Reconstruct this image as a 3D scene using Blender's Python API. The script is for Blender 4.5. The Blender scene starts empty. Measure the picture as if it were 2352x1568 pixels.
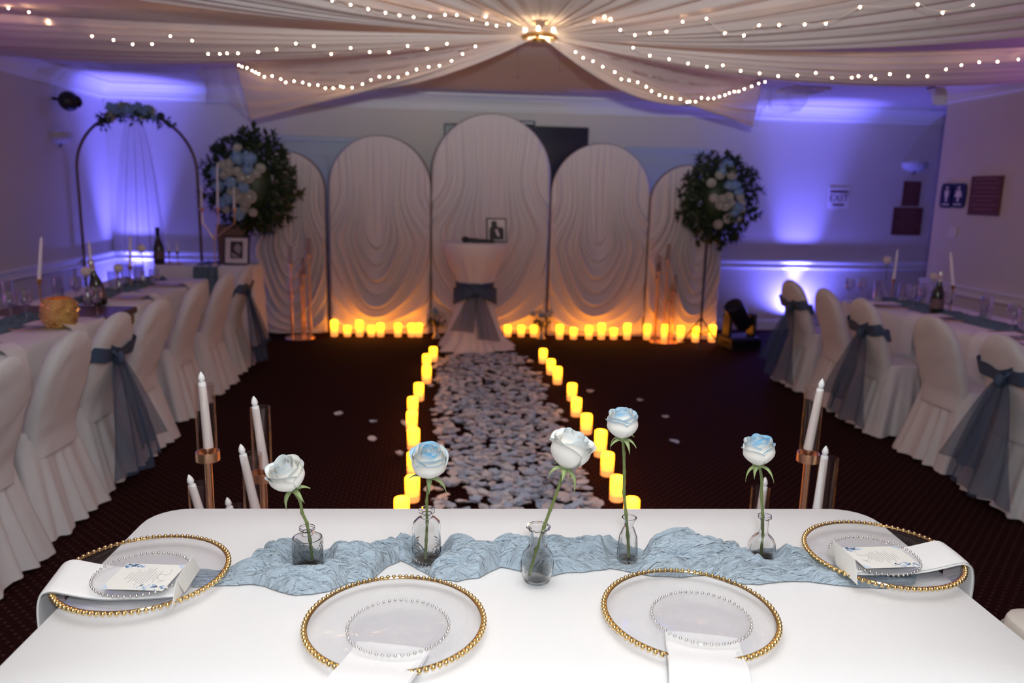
import bpy, math, random
from mathutils import Vector, Matrix, noise as mnoise
random.seed(7)
sc = bpy.context.scene
COL = sc.collection
PI = math.pi
R = math.radians

# ---------------------------------------------------------------- camera
FPX, IW, IH = 1771.0, 2352.0, 1568.0
CAM = Vector((0.0, 0.0, 1.54))
_y, _p, _r = R(5.35), R(10.9), R(1.3)
_f = Vector((math.sin(_y)*math.cos(_p), math.cos(_y)*math.cos(_p), -math.sin(_p)))
_rt = Vector((math.cos(_y), -math.sin(_y), 0)); _up = _rt.cross(_f)
RT = _rt*math.cos(_r) + _up*math.sin(_r); UP = _up*math.cos(_r) - _rt*math.sin(_r)
cd = bpy.data.cameras.new('camera'); cam = bpy.data.objects.new('camera', cd); COL.objects.link(cam)
cam.matrix_world = Matrix(((RT.x, UP.x, -_f.x, CAM.x), (RT.y, UP.y, -_f.y, CAM.y), (RT.z, UP.z, -_f.z, CAM.z), (0, 0, 0, 1)))
cd.sensor_width = 36; cd.lens = 36*FPX/IW; cd.clip_start = .05
cd.dof.use_dof = True; cd.dof.focus_distance = 1.66; cd.dof.aperture_fstop = 3.0
sc.camera = cam

def ray(x, y): return _f + RT*((x-IW/2)/FPX) - UP*((y-IH/2)/FPX)
def onz(x, y, z): d = ray(x, y); return CAM + d*((z-CAM.z)/d.z)
def ony(x, y, Y): d = ray(x, y); return CAM + d*(Y/d.y)
def onx(x, y, X): d = ray(x, y); return CAM + d*(X/d.x)

# ---------------------------------------------------------------- world, exposure, lamps
w = bpy.data.worlds.new('world'); sc.world = w; w.use_nodes = True
w.node_tree.nodes['Background'].inputs[0].default_value = (.0, .0, .0, 1)
vs = sc.view_settings; vs.view_transform = 'Standard'; vs.look = 'None'; vs.gamma = 1; vs.use_curve_mapping = False
vs.exposure = 0.0
cy = sc.cycles
cy.max_bounces = 7; cy.diffuse_bounces = 3; cy.glossy_bounces = 3; cy.transmission_bounces = 7; cy.transparent_max_bounces = 20
cy.use_adaptive_sampling = False
cy.sample_clamp_indirect = 4.0; cy.use_denoising = True; cy.blur_glossy = .5

def lamp(name, kind, loc, aim, energy, color, **kw):
    d = bpy.data.lights.new(name, kind); d.energy = energy; d.color = color
    for k, v in kw.items(): setattr(d, k, v)
    o = bpy.data.objects.new(name, d); COL.objects.link(o); o.location = loc
    o.rotation_euler = (Vector(aim)-Vector(loc)).to_track_quat('-Z', 'Y').to_euler()
    return o
# the photographer's flash, tilted up and bounced off the white ceiling
lamp('flash', 'SPOT', (.05, -.15, 1.75), (.15, 1.0, 2.58), 1180, (.90, .955, 1.0), spot_size=R(90), spot_blend=1.0, shadow_soft_size=.04)
# bare light that leaves the same flash head below its beam
lamp('flash_spill', 'POINT', (.05, -.15, 1.75), (0, 1, 1.75), 62, (.90, .955, 1.0), shadow_soft_size=.05)
BLUE = (.14, .135, 1.0)
BLUE_UPLIGHT_W = 750
VIOLET_FILL_W = 130

# ---------------------------------------------------------------- mesh builder
def smooth01(a, b, x):
    t = max(0., min(1., (x-a)/(b-a))); return t*t*(3-2*t)
def nz(x, y=0., z=0.): return mnoise.noise(Vector((x, y, z)))

class MB:
    def __init__(s): s.v = []; s.f = []; s.m = []; s.a = []; s.mi = 0
    def add(s, vs_, fs, att=None):
        b = len(s.v); s.v.extend([tuple(p) for p in vs_]); s.a.extend(att if att else [0.]*len(vs_))
        for q in fs: s.f.append(tuple(i+b for i in q)); s.m.append(s.mi)
        return s
    def box(s, x0, x1, y0, y1, z0, z1, b=0.):
        if b <= 0:
            return s.add([(x0,y0,z0),(x1,y0,z0),(x1,y1,z0),(x0,y1,z0),(x0,y0,z1),(x1,y0,z1),(x1,y1,z1),(x0,y1,z1)],
                         [(0,3,2,1),(4,5,6,7),(0,1,5,4),(1,2,6,5),(2,3,7,6),(3,0,4,7)])
        V = []; idx = {}
        X = (x0, x1); Y = (y0, y1); Z = (z0, z1); sg = (1, -1)
        for i in (0,1):
            for j in (0,1):
                for k in (0,1):
                    for ax in range(3):
                        p = [X[i], Y[j], Z[k]]; o = [sg[i]*b, sg[j]*b, sg[k]*b]
                        for c in range(3):
                            if c != ax: p[c] += o[c]
                        idx[i,j,k,ax] = len(V); V.append(tuple(p))
        F = []
        for ax in range(3):
            u, w_ = [(1,2),(2,0),(0,1)][ax]
            for sd in (0,1):
                q = []
                for (a, c) in ((0,0),(1,0),(1,1),(0,1)):
                    t = [0,0,0]; t[ax] = sd; t[u] = a; t[w_] = c; q.append(idx[t[0],t[1],t[2],ax])
                F.append(tuple(q) if sd else tuple(q[::-1]))
        for ax in range(3):
            u, w_ = [(1,2),(2,0),(0,1)][ax]
            for a in (0,1):
                for c in (0,1):
                    t0 = [0,0,0]; t0[u] = a; t0[w_] = c; t1 = list(t0); t1[ax] = 1
                    q = (idx[t0[0],t0[1],t0[2],u], idx[t1[0],t1[1],t1[2],u], idx[t1[0],t1[1],t1[2],w_], idx[t0[0],t0[1],t0[2],w_])
                    F.append(q if (a == c) else q[::-1])
        for i in (0,1):
            for j in (0,1):
                for k in (0,1):
                    F.append((idx[i,j,k,0], idx[i,j,k,1], idx[i,j,k,2]))
        return s.add(V, F)
    def tube(s, pts, r, n=8, caps=True, flat=1.0):
        pts = [Vector(p) for p in pts]; N = len(pts)
        rr = r if isinstance(r, (list, tuple)) else [r]*N
        V = []; F = []; ref = None
        for i in range(N):
            t = (pts[min(i+1, N-1)] - pts[max(i-1, 0)]).normalized()
            if ref is None: ref = Vector((0,0,1)) if abs(t.z) < .9 else Vector((1,0,0))
            a = t.cross(ref).normalized(); b = a.cross(t).normalized(); ref = b
            for k in range(n):
                th = 2*PI*k/n; V.append(pts[i] + a*(rr[i]*math.cos(th)) + b*(rr[i]*flat*math.sin(th)))
        for i in range(N-1):
            for k in range(n):
                k2 = (k+1) % n; F.append((i*n+k, i*n+k2, (i+1)*n+k2, (i+1)*n+k))
        if caps: F.append(tuple(range(n-1, -1, -1))); F.append(tuple((N-1)*n+k for k in range(n)))
        return s.add(V, F)
    def lathe(s, prof, n=24, c=(0,0,0), fn=None):
        V = []; F = []; rows = []; A = []
        for (r, z) in prof:
            if r < 1e-6:
                rows.append([len(V)]); V.append((c[0], c[1], c[2]+z))
            else:
                row = []
                for k in range(n):
                    th = 2*PI*k/n; q = r if fn is None else fn(r, z, th)
                    row.append(len(V)); V.append((c[0]+q*math.cos(th), c[1]+q*math.sin(th), c[2]+z))
                rows.append(row)
        for a, b in zip(rows, rows[1:]):
            for k in range(n):
                k2 = (k+1) % n
                if len(a) == 1 and len(b) == 1: continue
                if len(a) == 1: F.append((a[0], b[k2], b[k]))
                elif len(b) == 1: F.append((a[k], a[k2], b[0]))
                else: F.append((a[k], a[k2], b[k2], b[k]))
        return s.add(V, F)
    def grid(s, nu, nv, fn, closeu=False, att=None):
        V = []; A = []
        for j in range(nv+1):
            for i in range(nu if closeu else nu+1):
                V.append(fn(i/nu, j/nv)); A.append(att(i/nu, j/nv) if att else 0.)
        W_ = nu if closeu else nu+1; F = []
        for j in range(nv):
            for i in range(nu):
                i2 = (i+1) % W_; F.append((j*W_+i, j*W_+i2, (j+1)*W_+i2, (j+1)*W_+i))
        return s.add(V, F, A)
    def ball(s, c, r, n=10, m=6, sz=1., fn=None):
        prof = [(0, -r*sz)] + [(r*math.sin(PI*i/m), -r*sz*math.cos(PI*i/m)) for i in range(1, m)] + [(0, r*sz)]
        return s.lathe(prof, n, c, fn)
    def prism(s, pts2, y0, y1, plane='xz'):
        n = len(pts2)
        mk = (lambda a, b, d: (a, d, b)) if plane == 'xz' else ((lambda a, b, d: (a, b, d)) if plane == 'xy' else (lambda a, b, d: (d, a, b)))
        V = [mk(a, b, y0) for a, b in pts2] + [mk(a, b, y1) for a, b in pts2]
        F = [tuple(range(n)), tuple(range(2*n-1, n-1, -1))] + [(i, i+n, (i+1) % n+n, (i+1) % n) for i in range(n)]
        return s.add(V, F)
    def xf(s, mat, start=0):
        for i in range(start, len(s.v)): s.v[i] = tuple(mat @ Vector(s.v[i]))
        return s
    def mesh(s, name, mats, smooth=True, angle=40, att=None):
        me = bpy.data.meshes.new(name); me.from_pydata(s.v, [], s.f)
        for m_ in (mats if isinstance(mats, (list, tuple)) else [mats]): me.materials.append(m_)
        me.polygons.foreach_set('material_index', s.m)
        if att:
            at = me.attributes.new(att, 'FLOAT', 'POINT'); at.data.foreach_set('value', s.a)
        if smooth:
            me.polygons.foreach_set('use_smooth', [True]*len(s.f))
            if angle: me.set_sharp_from_angle(angle=R(angle))
        me.update(); return me
    def build(s, name, mats, parent=None, smooth=True, angle=40, att=None):
        return link(name, s.mesh(name, mats, smooth, angle, att), parent)

def link(name, me, parent=None, loc=None, rot=None, scale=None):
    o = bpy.data.objects.new(name, me); COL.objects.link(o)
    if parent: o.parent = parent
    if loc is not None: o.location = loc
    if rot is not None: o.rotation_euler = rot
    if scale is not None: o.scale = (scale,)*3 if isinstance(scale, (int, float)) else scale
    return o
def tag(o, label=None, cat=None, group=None, kind=None):
    if label: o['label'] = label
    if cat: o['category'] = cat
    if group: o['group'] = group
    if kind: o['kind'] = kind
    return o
def thing(name, label, cat, loc=(0,0,0), rz=0., group=None):
    o = bpy.data.objects.new(name, None); COL.objects.link(o); o.empty_display_size = .05
    o.location = loc; o.rotation_euler = (0, 0, rz)
    return tag(o, label, cat, group)
def copy_tree(o, parent=None, loc=None, rz=None, label=None, group=None, scale=None):
    kids = list(o.children); c = o.copy(); COL.objects.link(c); c.parent = parent
    if loc is not None: c.location = loc
    if rz is not None: c.rotation_euler = (0, 0, rz)
    if scale is not None: c.scale = (scale,)*3
    if label: c['label'] = label
    if group: c['group'] = group
    for k in kids: copy_tree(k, c)
    return c
def struct(name, mb, mat, smooth=False, parent=None):
    o = mb.build(name, mat, parent, smooth); o['kind'] = 'structure'; return o
ORD = ['first','second','third','fourth','fifth','sixth','seventh','eighth','ninth','tenth','eleventh','twelfth','thirteenth','fourteenth','fifteenth','sixteenth','seventeenth','eighteenth','nineteenth','twentieth','twenty-first','twenty-second','twenty-third','twenty-fourth']

# ---------------------------------------------------------------- materials
def newmat(name):
    m = bpy.data.materials.new(name); m.use_nodes = True; nt = m.node_tree
    return m, nt, nt.nodes['Principled BSDF'], nt.nodes['Material Output']
def pm(name, col, rough=.6, metal=0., bump=None, var=0., sheen=0., emit=None, estr=0., spec=None, coat=0.):
    m, nt, b, o = newmat(name)
    b.inputs['Base Color'].default_value = (*col, 1); b.inputs['Roughness'].default_value = rough; b.inputs['Metallic'].default_value = metal
    if spec is not None: b.inputs['Specular IOR Level'].default_value = spec
    if sheen: b.inputs['Sheen Weight'].default_value = sheen
    if coat: b.inputs['Coat Weight'].default_value = coat
    if emit: b.inputs['Emission Color'].default_value = (*emit, 1); b.inputs['Emission Strength'].default_value = estr
    if bump or var:
        tc = nt.nodes.new('ShaderNodeTexCoord'); n = nt.nodes.new('ShaderNodeTexNoise')
        sc_, st = bump if bump else (8, 0)
        n.inputs['Scale'].default_value = sc_; n.inputs['Detail'].default_value = 4
        nt.links.new(tc.outputs['Object'], n.inputs['Vector'])
        if bump:
            bp = nt.nodes.new('ShaderNodeBump'); bp.inputs['Strength'].default_value = st; bp.inputs['Distance'].default_value = .01
            nt.links.new(n.outputs['Fac'], bp.inputs['Height']); nt.links.new(bp.outputs['Normal'], b.inputs['Normal'])
        if var:
            mx = nt.nodes.new('ShaderNodeMix'); mx.data_type = 'RGBA'
            mx.inputs[6].default_value = (*[c*(1-var) for c in col], 1); mx.inputs[7].default_value = (*[min(1, c*(1+var)) for c in col], 1)
            nt.links.new(n.outputs['Fac'], mx.inputs[0]); nt.links.new(mx.outputs[2], b.inputs['Base Color'])
    return m
def sheer(name, col, transp, transl=.5):
    m, nt, b, o = newmat(name); nt.nodes.remove(b)
    d = nt.nodes.new('ShaderNodeBsdfDiffuse'); t = nt.nodes.new('ShaderNodeBsdfTranslucent'); tr = nt.nodes.new('ShaderNodeBsdfTransparent')
    d.inputs[0].default_value = (*col, 1); t.inputs[0].default_value = (*col, 1)
    m1 = nt.nodes.new('ShaderNodeMixShader'); m1.inputs[0].default_value = transl
    nt.links.new(d.outputs[0], m1.inputs[1]); nt.links.new(t.outputs[0], m1.inputs[2])
    m2 = nt.nodes.new('ShaderNodeMixShader')
    # weave seen edge-on lets less light through
    lw = nt.nodes.new('ShaderNodeLayerWeight'); lw.inputs['Blend'].default_value = .35
    mr = nt.nodes.new('ShaderNodeMapRange'); mr.inputs['To Min'].default_value = transp; mr.inputs['To Max'].default_value = transp*.35
    nt.links.new(lw.outputs['Facing'], mr.inputs['Value']); nt.links.new(mr.outputs['Result'], m2.inputs[0])
    nt.links.new(m1.outputs[0], m2.inputs[1]); nt.links.new(tr.outputs[0], m2.inputs[2]); nt.links.new(m2.outputs[0], o.inputs[0])
    return m
def thin_glass(name, tint=(.97,.98,.98), blend=.25, refl=1.0, rough=.03, power=3.5, edge=1., base=.035):
    m, nt, b, o = newmat(name); nt.nodes.remove(b)
    tr = nt.nodes.new('ShaderNodeBsdfTransparent'); tr.inputs[0].default_value = (*tint, 1)
    g = nt.nodes.new('ShaderNodeBsdfGlossy'); g.inputs['Roughness'].default_value = rough; g.inputs[0].default_value = (refl, refl, refl, 1)
    lw = nt.nodes.new('ShaderNodeLayerWeight'); lw.inputs['Blend'].default_value = .5
    pw = nt.nodes.new('ShaderNodeMath'); pw.operation = 'POWER'; pw.inputs[1].default_value = power; nt.links.new(lw.outputs['Facing'], pw.inputs[0])
    fr = nt.nodes.new('ShaderNodeMapRange'); fr.inputs['To Min'].default_value = base; fr.inputs['To Max'].default_value = base+blend; nt.links.new(pw.outputs[0], fr.inputs['Value'])
    tm = nt.nodes.new('ShaderNodeMix'); tm.data_type = 'RGBA'; tm.inputs[6].default_value = (*tint, 1); tm.inputs[7].default_value = (*[c*edge for c in tint], 1)
    nt.links.new(pw.outputs[0], tm.inputs[0]); nt.links.new(tm.outputs[2], tr.inputs[0])
    mx = nt.nodes.new('ShaderNodeMixShader')
    nt.links.new(fr.outputs[0], mx.inputs[0]); nt.links.new(tr.outputs[0], mx.inputs[1]); nt.links.new(g.outputs[0], mx.inputs[2])
    nt.links.new(mx.outputs[0], o.inputs[0]); return m
def glass(name, col=(1,1,1), ior=1.45, rough=0.):
    m, nt, b, o = newmat(name)
    b.inputs['Base Color'].default_value = (*col, 1); b.inputs['Transmission Weight'].default_value = 1; b.inputs['IOR'].default_value = ior
    b.inputs['Roughness'].default_value = rough; return m
def emis(name, col, st):
    m, nt, b, o = newmat(name)
    b.inputs['Base Color'].default_value = (*col, 1); b.inputs['Emission Color'].default_value = (*col, 1); b.inputs['Emission Strength'].default_value = st
    return m

M = {}
M['wall'] = pm('wall_paint', (.66,.62,.58), .75, bump=(60,.05), var=.03)
M['ceiling'] = pm('ceiling_paint', (.72,.66,.60), .85, bump=(40,.08), var=.02)
M['trim'] = pm('trim_paint', (.78,.77,.76), .45)
M['door'] = pm('door_paint', (.48,.55,.60), .5, var=.03)
M['cloth'] = pm('white_cloth', (.80,.80,.815), .85, bump=(220,.06), sheen=.1)
M['chair_cover'] = pm('chair_cover_cloth', (.62,.60,.62), .8, bump=(14,.25), sheen=.2, var=.04)
M['cream_cover'] = pm('cream_cover_cloth', (.72,.68,.61), .8, bump=(14,.2), sheen=.2)
M['panel_cloth'] = pm('backdrop_cloth', (.80,.74,.77), .75, sheen=.2)
M['napkin'] = pm('napkin_cloth', (.86,.86,.87), .85, bump=(150,.05))
M['runner'] = pm('gauze_blue', (.31,.40,.49), .9, bump=(260,.12), var=.06, sheen=.2)
def runner_mat():
    m, nt, b, o = newmat('gauze_blue'); b.inputs['Roughness'].default_value = .9; b.inputs['Base Color'].default_value = (.36,.445,.53,1); b.inputs['Sheen Weight'].default_value = .2
    tc = nt.nodes.new('ShaderNodeTexCoord'); prev = None
    for (sx, sy, st, dist) in ((9, 70, .8, .016), (22, 180, .6, .008)):
        mp = nt.nodes.new('ShaderNodeMapping'); mp.inputs['Scale'].default_value = (sx, sy, sx); nt.links.new(tc.outputs['Object'], mp.inputs[0])
        n = nt.nodes.new('ShaderNodeTexNoise'); n.inputs['Scale'].default_value = 1.; n.inputs['Detail'].default_value = 3; n.inputs['Distortion'].default_value = 1.4
        nt.links.new(mp.outputs[0], n.inputs['Vector'])
        # fold the noise about its middle: rounded puffs between sharp creases
        s_ = nt.nodes.new('ShaderNodeMath'); s_.operation = 'SUBTRACT'; s_.inputs[1].default_value = .5; a_ = nt.nodes.new('ShaderNodeMath'); a_.operation = 'ABSOLUTE'
        p_ = nt.nodes.new('ShaderNodeMath'); p_.operation = 'POWER'; p_.inputs[1].default_value = .6
        nt.links.new(n.outputs['Fac'], s_.inputs[0]); nt.links.new(s_.outputs[0], a_.inputs[0]); nt.links.new(a_.outputs[0], p_.inputs[0])
        bp = nt.nodes.new('ShaderNodeBump'); bp.inputs['Strength'].default_value = st; bp.inputs['Distance'].default_value = dist
        nt.links.new(p_.outputs[0], bp.inputs['Height'])
        if prev: nt.links.new(prev.outputs[0], bp.inputs['Normal'])
        prev = bp
    nt.links.new(prev.outputs[0], b.inputs['Normal']); return m
M['runner'] = runner_mat()
M['tile'] = pm('gold_tile', (.95,.66,.25), .12, 1.)
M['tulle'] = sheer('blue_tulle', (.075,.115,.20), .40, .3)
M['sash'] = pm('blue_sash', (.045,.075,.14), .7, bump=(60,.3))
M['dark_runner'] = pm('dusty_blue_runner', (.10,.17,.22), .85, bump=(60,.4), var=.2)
M['voile'] = sheer('white_voile', (.86,.82,.80), .30, .5)
M['voile_thin'] = sheer('thin_voile', (.75,.72,.74), .72, .5)
M['gold'] = pm('gold_metal', (.80,.52,.20), .22, 1.)
M['bead_gold'] = pm('gold_bead', (.74,.54,.25), .2, 1.)
M['bead_silver'] = pm('silver_bead', (.82,.81,.78), .15, 1.)
M['glitter'] = pm('gold_glitter', (.85,.55,.18), .25, 1., bump=(140,1.))
M['copper'] = pm('rose_gold', (.95,.62,.38), .3, 1.)
M['arch_metal'] = pm('bronze_tube', (.16,.10,.06), .35, .8)
M['plate_glass'] = thin_glass('plate_glass', (.975,.975,.98), .25, power=5)
M['tube_glass'] = thin_glass('tube_glass', (.93,.90,.89), .45, power=4)
M['goblet_glass'] = thin_glass('goblet_glass', (.86,.87,.92), .6, power=2.2, base=.17)
M['vase_glass'] = glass('vase_glass', (1,1,1), 1.33)
M['water'] = thin_glass('water', (.98,.995,1.0), .12, power=3, edge=.95, base=.02)
M['black'] = pm('black_plastic', (.012,.012,.014), .4)
M['black_gloss'] = pm('black_gloss', (.008,.008,.010), .12)
M['bottle'] = pm('dark_bottle_glass', (.008,.010,.008), .08, coat=.5)
M['bottle_label'] = pm('bottle_label', (.16,.10,.10), .6)
M['foil'] = pm('bottle_foil', (.75,.73,.70), .3, .8)
M['brass'] = pm('brass', (.62,.40,.13), .25, 1.)
M['led_white'] = pm('white_wax', (.94,.94,.95), .35)
M['stem'] = pm('rose_stem', (.13,.17,.05), .5, bump=(90,.4), var=.25)
M['sepal'] = pm('sepal_green', (.27,.35,.15), .5, var=.2)
M['leaf'] = pm('dark_leaf', (.030,.055,.022), .45, var=.3)
M['flower_white'] = pm('white_bloom', (.72,.68,.64), .7)
M['flower_blue'] = pm('blue_bloom', (.25,.40,.62), .7, var=.15)
M['wood'] = pm('dark_wood', (.10,.05,.03), .4, bump=(20,.1), var=.3)
M['wood_gold'] = pm('golden_wood', (.30,.15,.03), .4, bump=(20,.1), var=.2)
M['brown_box'] = pm('brown_pedestal', (.16,.09,.06), .6, var=.1)
M['frame_black'] = pm('black_frame', (.012,.011,.012), .3)
M['mat_white'] = pm('photo_mat', (.72,.70,.70), .6)
M['photo_dark'] = pm('photo_dark', (.03,.025,.03), .4)
M['photo_grey'] = pm('photo_grey', (.35,.33,.33), .4)
M['card'] = pm('cream_card', (.84,.83,.79), .7)
M['ink'] = pm('grey_ink', (.40,.40,.42), .7)
M['ink_blue'] = pm('blue_print', (.22,.38,.66), .7)
M['ink_pale'] = pm('pale_blue_print', (.55,.68,.84), .7)
M['sign_white'] = pm('sign_white', (.80,.78,.80), .5)
M['sign_red'] = pm('sign_red', (.10,.005,.02), .5)
M['sign_navy'] = pm('sign_navy', (.005,.006,.06), .4)
M['plaque'] = pm('brown_plaque', (.12,.035,.025), .7, var=.08)
M['plaque_text'] = pm('plaque_text', (.24,.09,.08), .5)
M['petal_w'] = pm('petal_white', (.70,.66,.70), .7)
M['petal_b'] = pm('petal_blue', (.48,.55,.70), .7)
M['bulb'] = emis('fairy_bulb', (1.0, .56, .30), 130.)
M['hub_bulb'] = emis('hub_bulb', (1.0, .70, .40), 260.)
M['wire'] = pm('clear_wire', (.55,.48,.40), .4)
M['crystal'] = thin_glass('crystal', (.9,.9,.92), .5)
M['frost'] = pm('frosted_shade', (.55,.55,.60), .5)
M['uplens'] = emis('blue_lens', (.12, .12, 1.0), 6.)
M['screen'] = pm('tv_screen', (.004,.006,.035), .22)  # blue cast of the reflected uplights put into the base colour

def rose_mat():
    m, nt, b, o = newmat('rose_petal'); b.inputs['Roughness'].default_value = .6; b.inputs['Sheen Weight'].default_value = .15
    a = nt.nodes.new('ShaderNodeAttribute'); a.attribute_name = 'tip'
    tc = nt.nodes.new('ShaderNodeTexCoord'); n = nt.nodes.new('ShaderNodeTexNoise'); n.inputs['Scale'].default_value = 60
    nt.links.new(tc.outputs['Object'], n.inputs['Vector'])
    mu = nt.nodes.new('ShaderNodeMath'); mu.operation = 'MULTIPLY'; ad = nt.nodes.new('ShaderNodeMath'); ad.operation = 'ADD'; ad.inputs[1].default_value = .45
    nt.links.new(n.outputs['Fac'], ad.inputs[0]); nt.links.new(a.outputs['Fac'], mu.inputs[0]); nt.links.new(ad.outputs[0], mu.inputs[1])
    mx = nt.nodes.new('ShaderNodeMix'); mx.data_type = 'RGBA'; mx.inputs[6].default_value = (.93,.91,.85,1); mx.inputs[7].default_value = (.20,.55,.85,1)
    nt.links.new(mu.outputs[0], mx.inputs[0]); nt.links.new(mx.outputs[2], b.inputs['Base Color'])
    b.inputs['Subsurface Weight'].default_value = .0
    return m
M['rose'] = rose_mat()

# LED pillar candle: glow from within painted as emission rings, brighter towards the top
CAN = [(.14,.042,.008),(.34,.095,.008),(.80,.22,.006),(1.,.32,.006)]
CAND = []
for i_, c_ in enumerate(CAN):
    m_, nt_, b_, o_ = newmat('led_candle_wax_%d' % i_); b_.inputs['Base Color'].default_value = (.75,.50,.28,1); b_.inputs['Roughness'].default_value = .5
    b_.inputs['Emission Color'].default_value = (*c_, 1); b_.inputs['Emission Strength'].default_value = 8.5; CAND.append(m_)
M['candle'] = CAND[3]

def carpet_mat():
    m, nt, b, o = newmat('burgundy_carpet'); b.inputs['Roughness'].default_value = .95; b.inputs['Specular IOR Level'].default_value = .1
    tc = nt.nodes.new('ShaderNodeTexCoord'); mp = nt.nodes.new('ShaderNodeMapping'); mp.inputs['Rotation'].default_value = (0,0,R(45)); mp.inputs['Scale'].default_value = (28,28,28)
    nt.links.new(tc.outputs['Object'], mp.inputs[0])
    vo = nt.nodes.new('ShaderNodeTexVoronoi'); vo.inputs['Randomness'].default_value = 0.; vo.inputs['Scale'].default_value = 1.
    nt.links.new(mp.outputs[0], vo.inputs['Vector'])
    lt = nt.nodes.new('ShaderNodeMapRange'); lt.inputs['From Min'].default_value = .13; lt.inputs['From Max'].default_value = .19; lt.inputs['To Min'].default_value = 1; lt.inputs['To Max'].default_value = 0
    nt.links.new(vo.outputs['Distance'], lt.inputs['Value'])
    n = nt.nodes.new('ShaderNodeTexNoise'); n.inputs['Scale'].default_value = 90; nt.links.new(tc.outputs['Object'], n.inputs['Vector'])
    cr = nt.nodes.new('ShaderNodeValToRGB'); cr.color_ramp.elements[0].color = (.0085,.0008,.0009,1); cr.color_ramp.elements[1].color = (.022,.0020,.0023,1)
    nt.links.new(n.outputs['Fac'], cr.inputs[0])
    mx = nt.nodes.new('ShaderNodeMix'); mx.data_type = 'RGBA'; mx.inputs[7].default_value = (.060,.026,.024,1)
    nt.links.new(lt.outputs[0], mx.inputs[0]); nt.links.new(cr.outputs[0], mx.inputs[6]); nt.links.new(mx.outputs[2], b.inputs['Base Color'])
    bp = nt.nodes.new('ShaderNodeBump'); bp.inputs['Strength'].default_value = .6; bp.inputs['Distance'].default_value = .01
    nt.links.new(n.outputs['Fac'], bp.inputs['Height']); nt.links.new(bp.outputs[0], b.inputs['Normal'])
    return m
M['carpet'] = carpet_mat()
# ---------------------------------------------------------------- room shell
WL, WR, WB, WF, HC, WRE = -3.56, 4.60, 8.80, -3.0, 2.58, 6.95
struct('floor', MB().box(WL-.1, 7.6, WF-.1, WB+.1, -.05, 0), M['carpet'])
struct('ceiling', MB().box(WL-.1, 7.6, WF-.1, WB+.1, HC, HC+.05), M['ceiling'])
struct('wall_left', MB().box(WL-.1, WL, WF, WB, 0, HC), M['wall'])
struct('wall_right', MB().box(WR, 7.5, WF, WRE, 0, HC), M['wall'])
struct('wall_front', MB().box(WL-.1, 7.6, WF-.1, WF, 0, HC), M['wall'])
struct('wall_hall', MB().box(7.5, 7.6, WF, WB, 0, HC), M['wall'])
struct('wall_back', MB().box(WL-.1, 7.6, WB, WB+.1, 0, HC), M['wall'])

def molding(name, prof, segs, parent=None):
    # prof: (out, z) polygon; segs: list of (p0, p1, inward normal)
    mb = MB()
    for (p0, p1, nrm) in segs:
        n = len(prof)
        V = [(p0[0]+nrm[0]*o, p0[1]+nrm[1]*o, z) for o, z in prof] + [(p1[0]+nrm[0]*o, p1[1]+nrm[1]*o, z) for o, z in prof]
        mb.add(V, [tuple(range(n)), tuple(range(2*n-1, n-1, -1))] + [(i, i+n, (i+1) % n+n, (i+1) % n) for i in range(n)])
    return struct(name, mb, M['trim'])
CROWN = [(0,HC),(.135,HC),(.135,HC-.014),(.12,HC-.02),(.085,HC-.045),(.05,HC-.085),(.032,HC-.125),(.032,HC-.14),(.018,HC-.15),(.018,HC-.165),(0,HC-.165)]
RAIL = [(0,.83),(.022,.83),(.045,.822),(.045,.806),(.03,.798),(.024,.76),(.036,.752),(.036,.74),(.016,.728),(0,.722)]
BASE = [(0,0),(.018,0),(.018,.10),(.012,.115),(.006,.125),(0,.125)]
sides = {'left': [((WL,WF),(WL,WB),(1,0))], 'back': [((WL,WB),(7.5,WB),(0,-1))], 'right': [((WR,WF),(WR,WRE),(-1,0))], 'hall': [((WR,WRE),(7.5,WRE),(0,1))]}
k = 1
for sd, sg in sides.items():
    ext = []
    for (a, b, nrm) in sg: ext.append((a, b, nrm))
    if sd == 'right': ext = [((WR,WF),(WR,WRE+.135),(-1,0))]
    if sd == 'hall': ext = [((WR-.135,WRE),(7.5,WRE),(0,1))]
    molding('trim_%d' % k, CROWN, ext); k += 1
    r_ = sg
    if sd == 'right': r_ = [((WR,WF),(WR,WRE+.045),(-1,0))]
    molding('trim_%d' % k, RAIL, r_); k += 1
    molding('baseboard_'+sd, BASE, sg)

def door(n, x0, x1, z1):
    o = MB()
    o.box(x0, x1, WB-.012, WB+.0, 0, z1-.0, .002)
    d = struct('door_%d' % n, o, M['door'])
    f = MB(); t = .055
    f.box(x0-t, x0, WB-.04, WB, 0, z1+t, .006); f.box(x1, x1+t, WB-.04, WB, 0, z1+t, .006); f.box(x0, x1, WB-.04, WB, z1, z1+t, .006)
    f.build('door_frame', M['door'], d, False)
    for px in (x0+.12, (x0+x1)/2+.04):
        for z0, z2 in ((.25,.95),(1.1,z1-.15)):
            MB().box(px, px+(x1-x0)/2-.16, WB-.020, WB-.012, z0, z2, .006).build('door_panel', M['door'], d, False)
    kn = MB(); kn.ball((x1-.07, WB-.06, 1.0), .028, 12, 8); kn.tube([(x1-.07, WB-.01, 1.0), (x1-.07, WB-.06, 1.0)], .01); kn.build('knob', M['brass'], d)
door(1, -1.70, -.70, 2.04)
door(2, 2.11, 2.97, 2.03)

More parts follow.
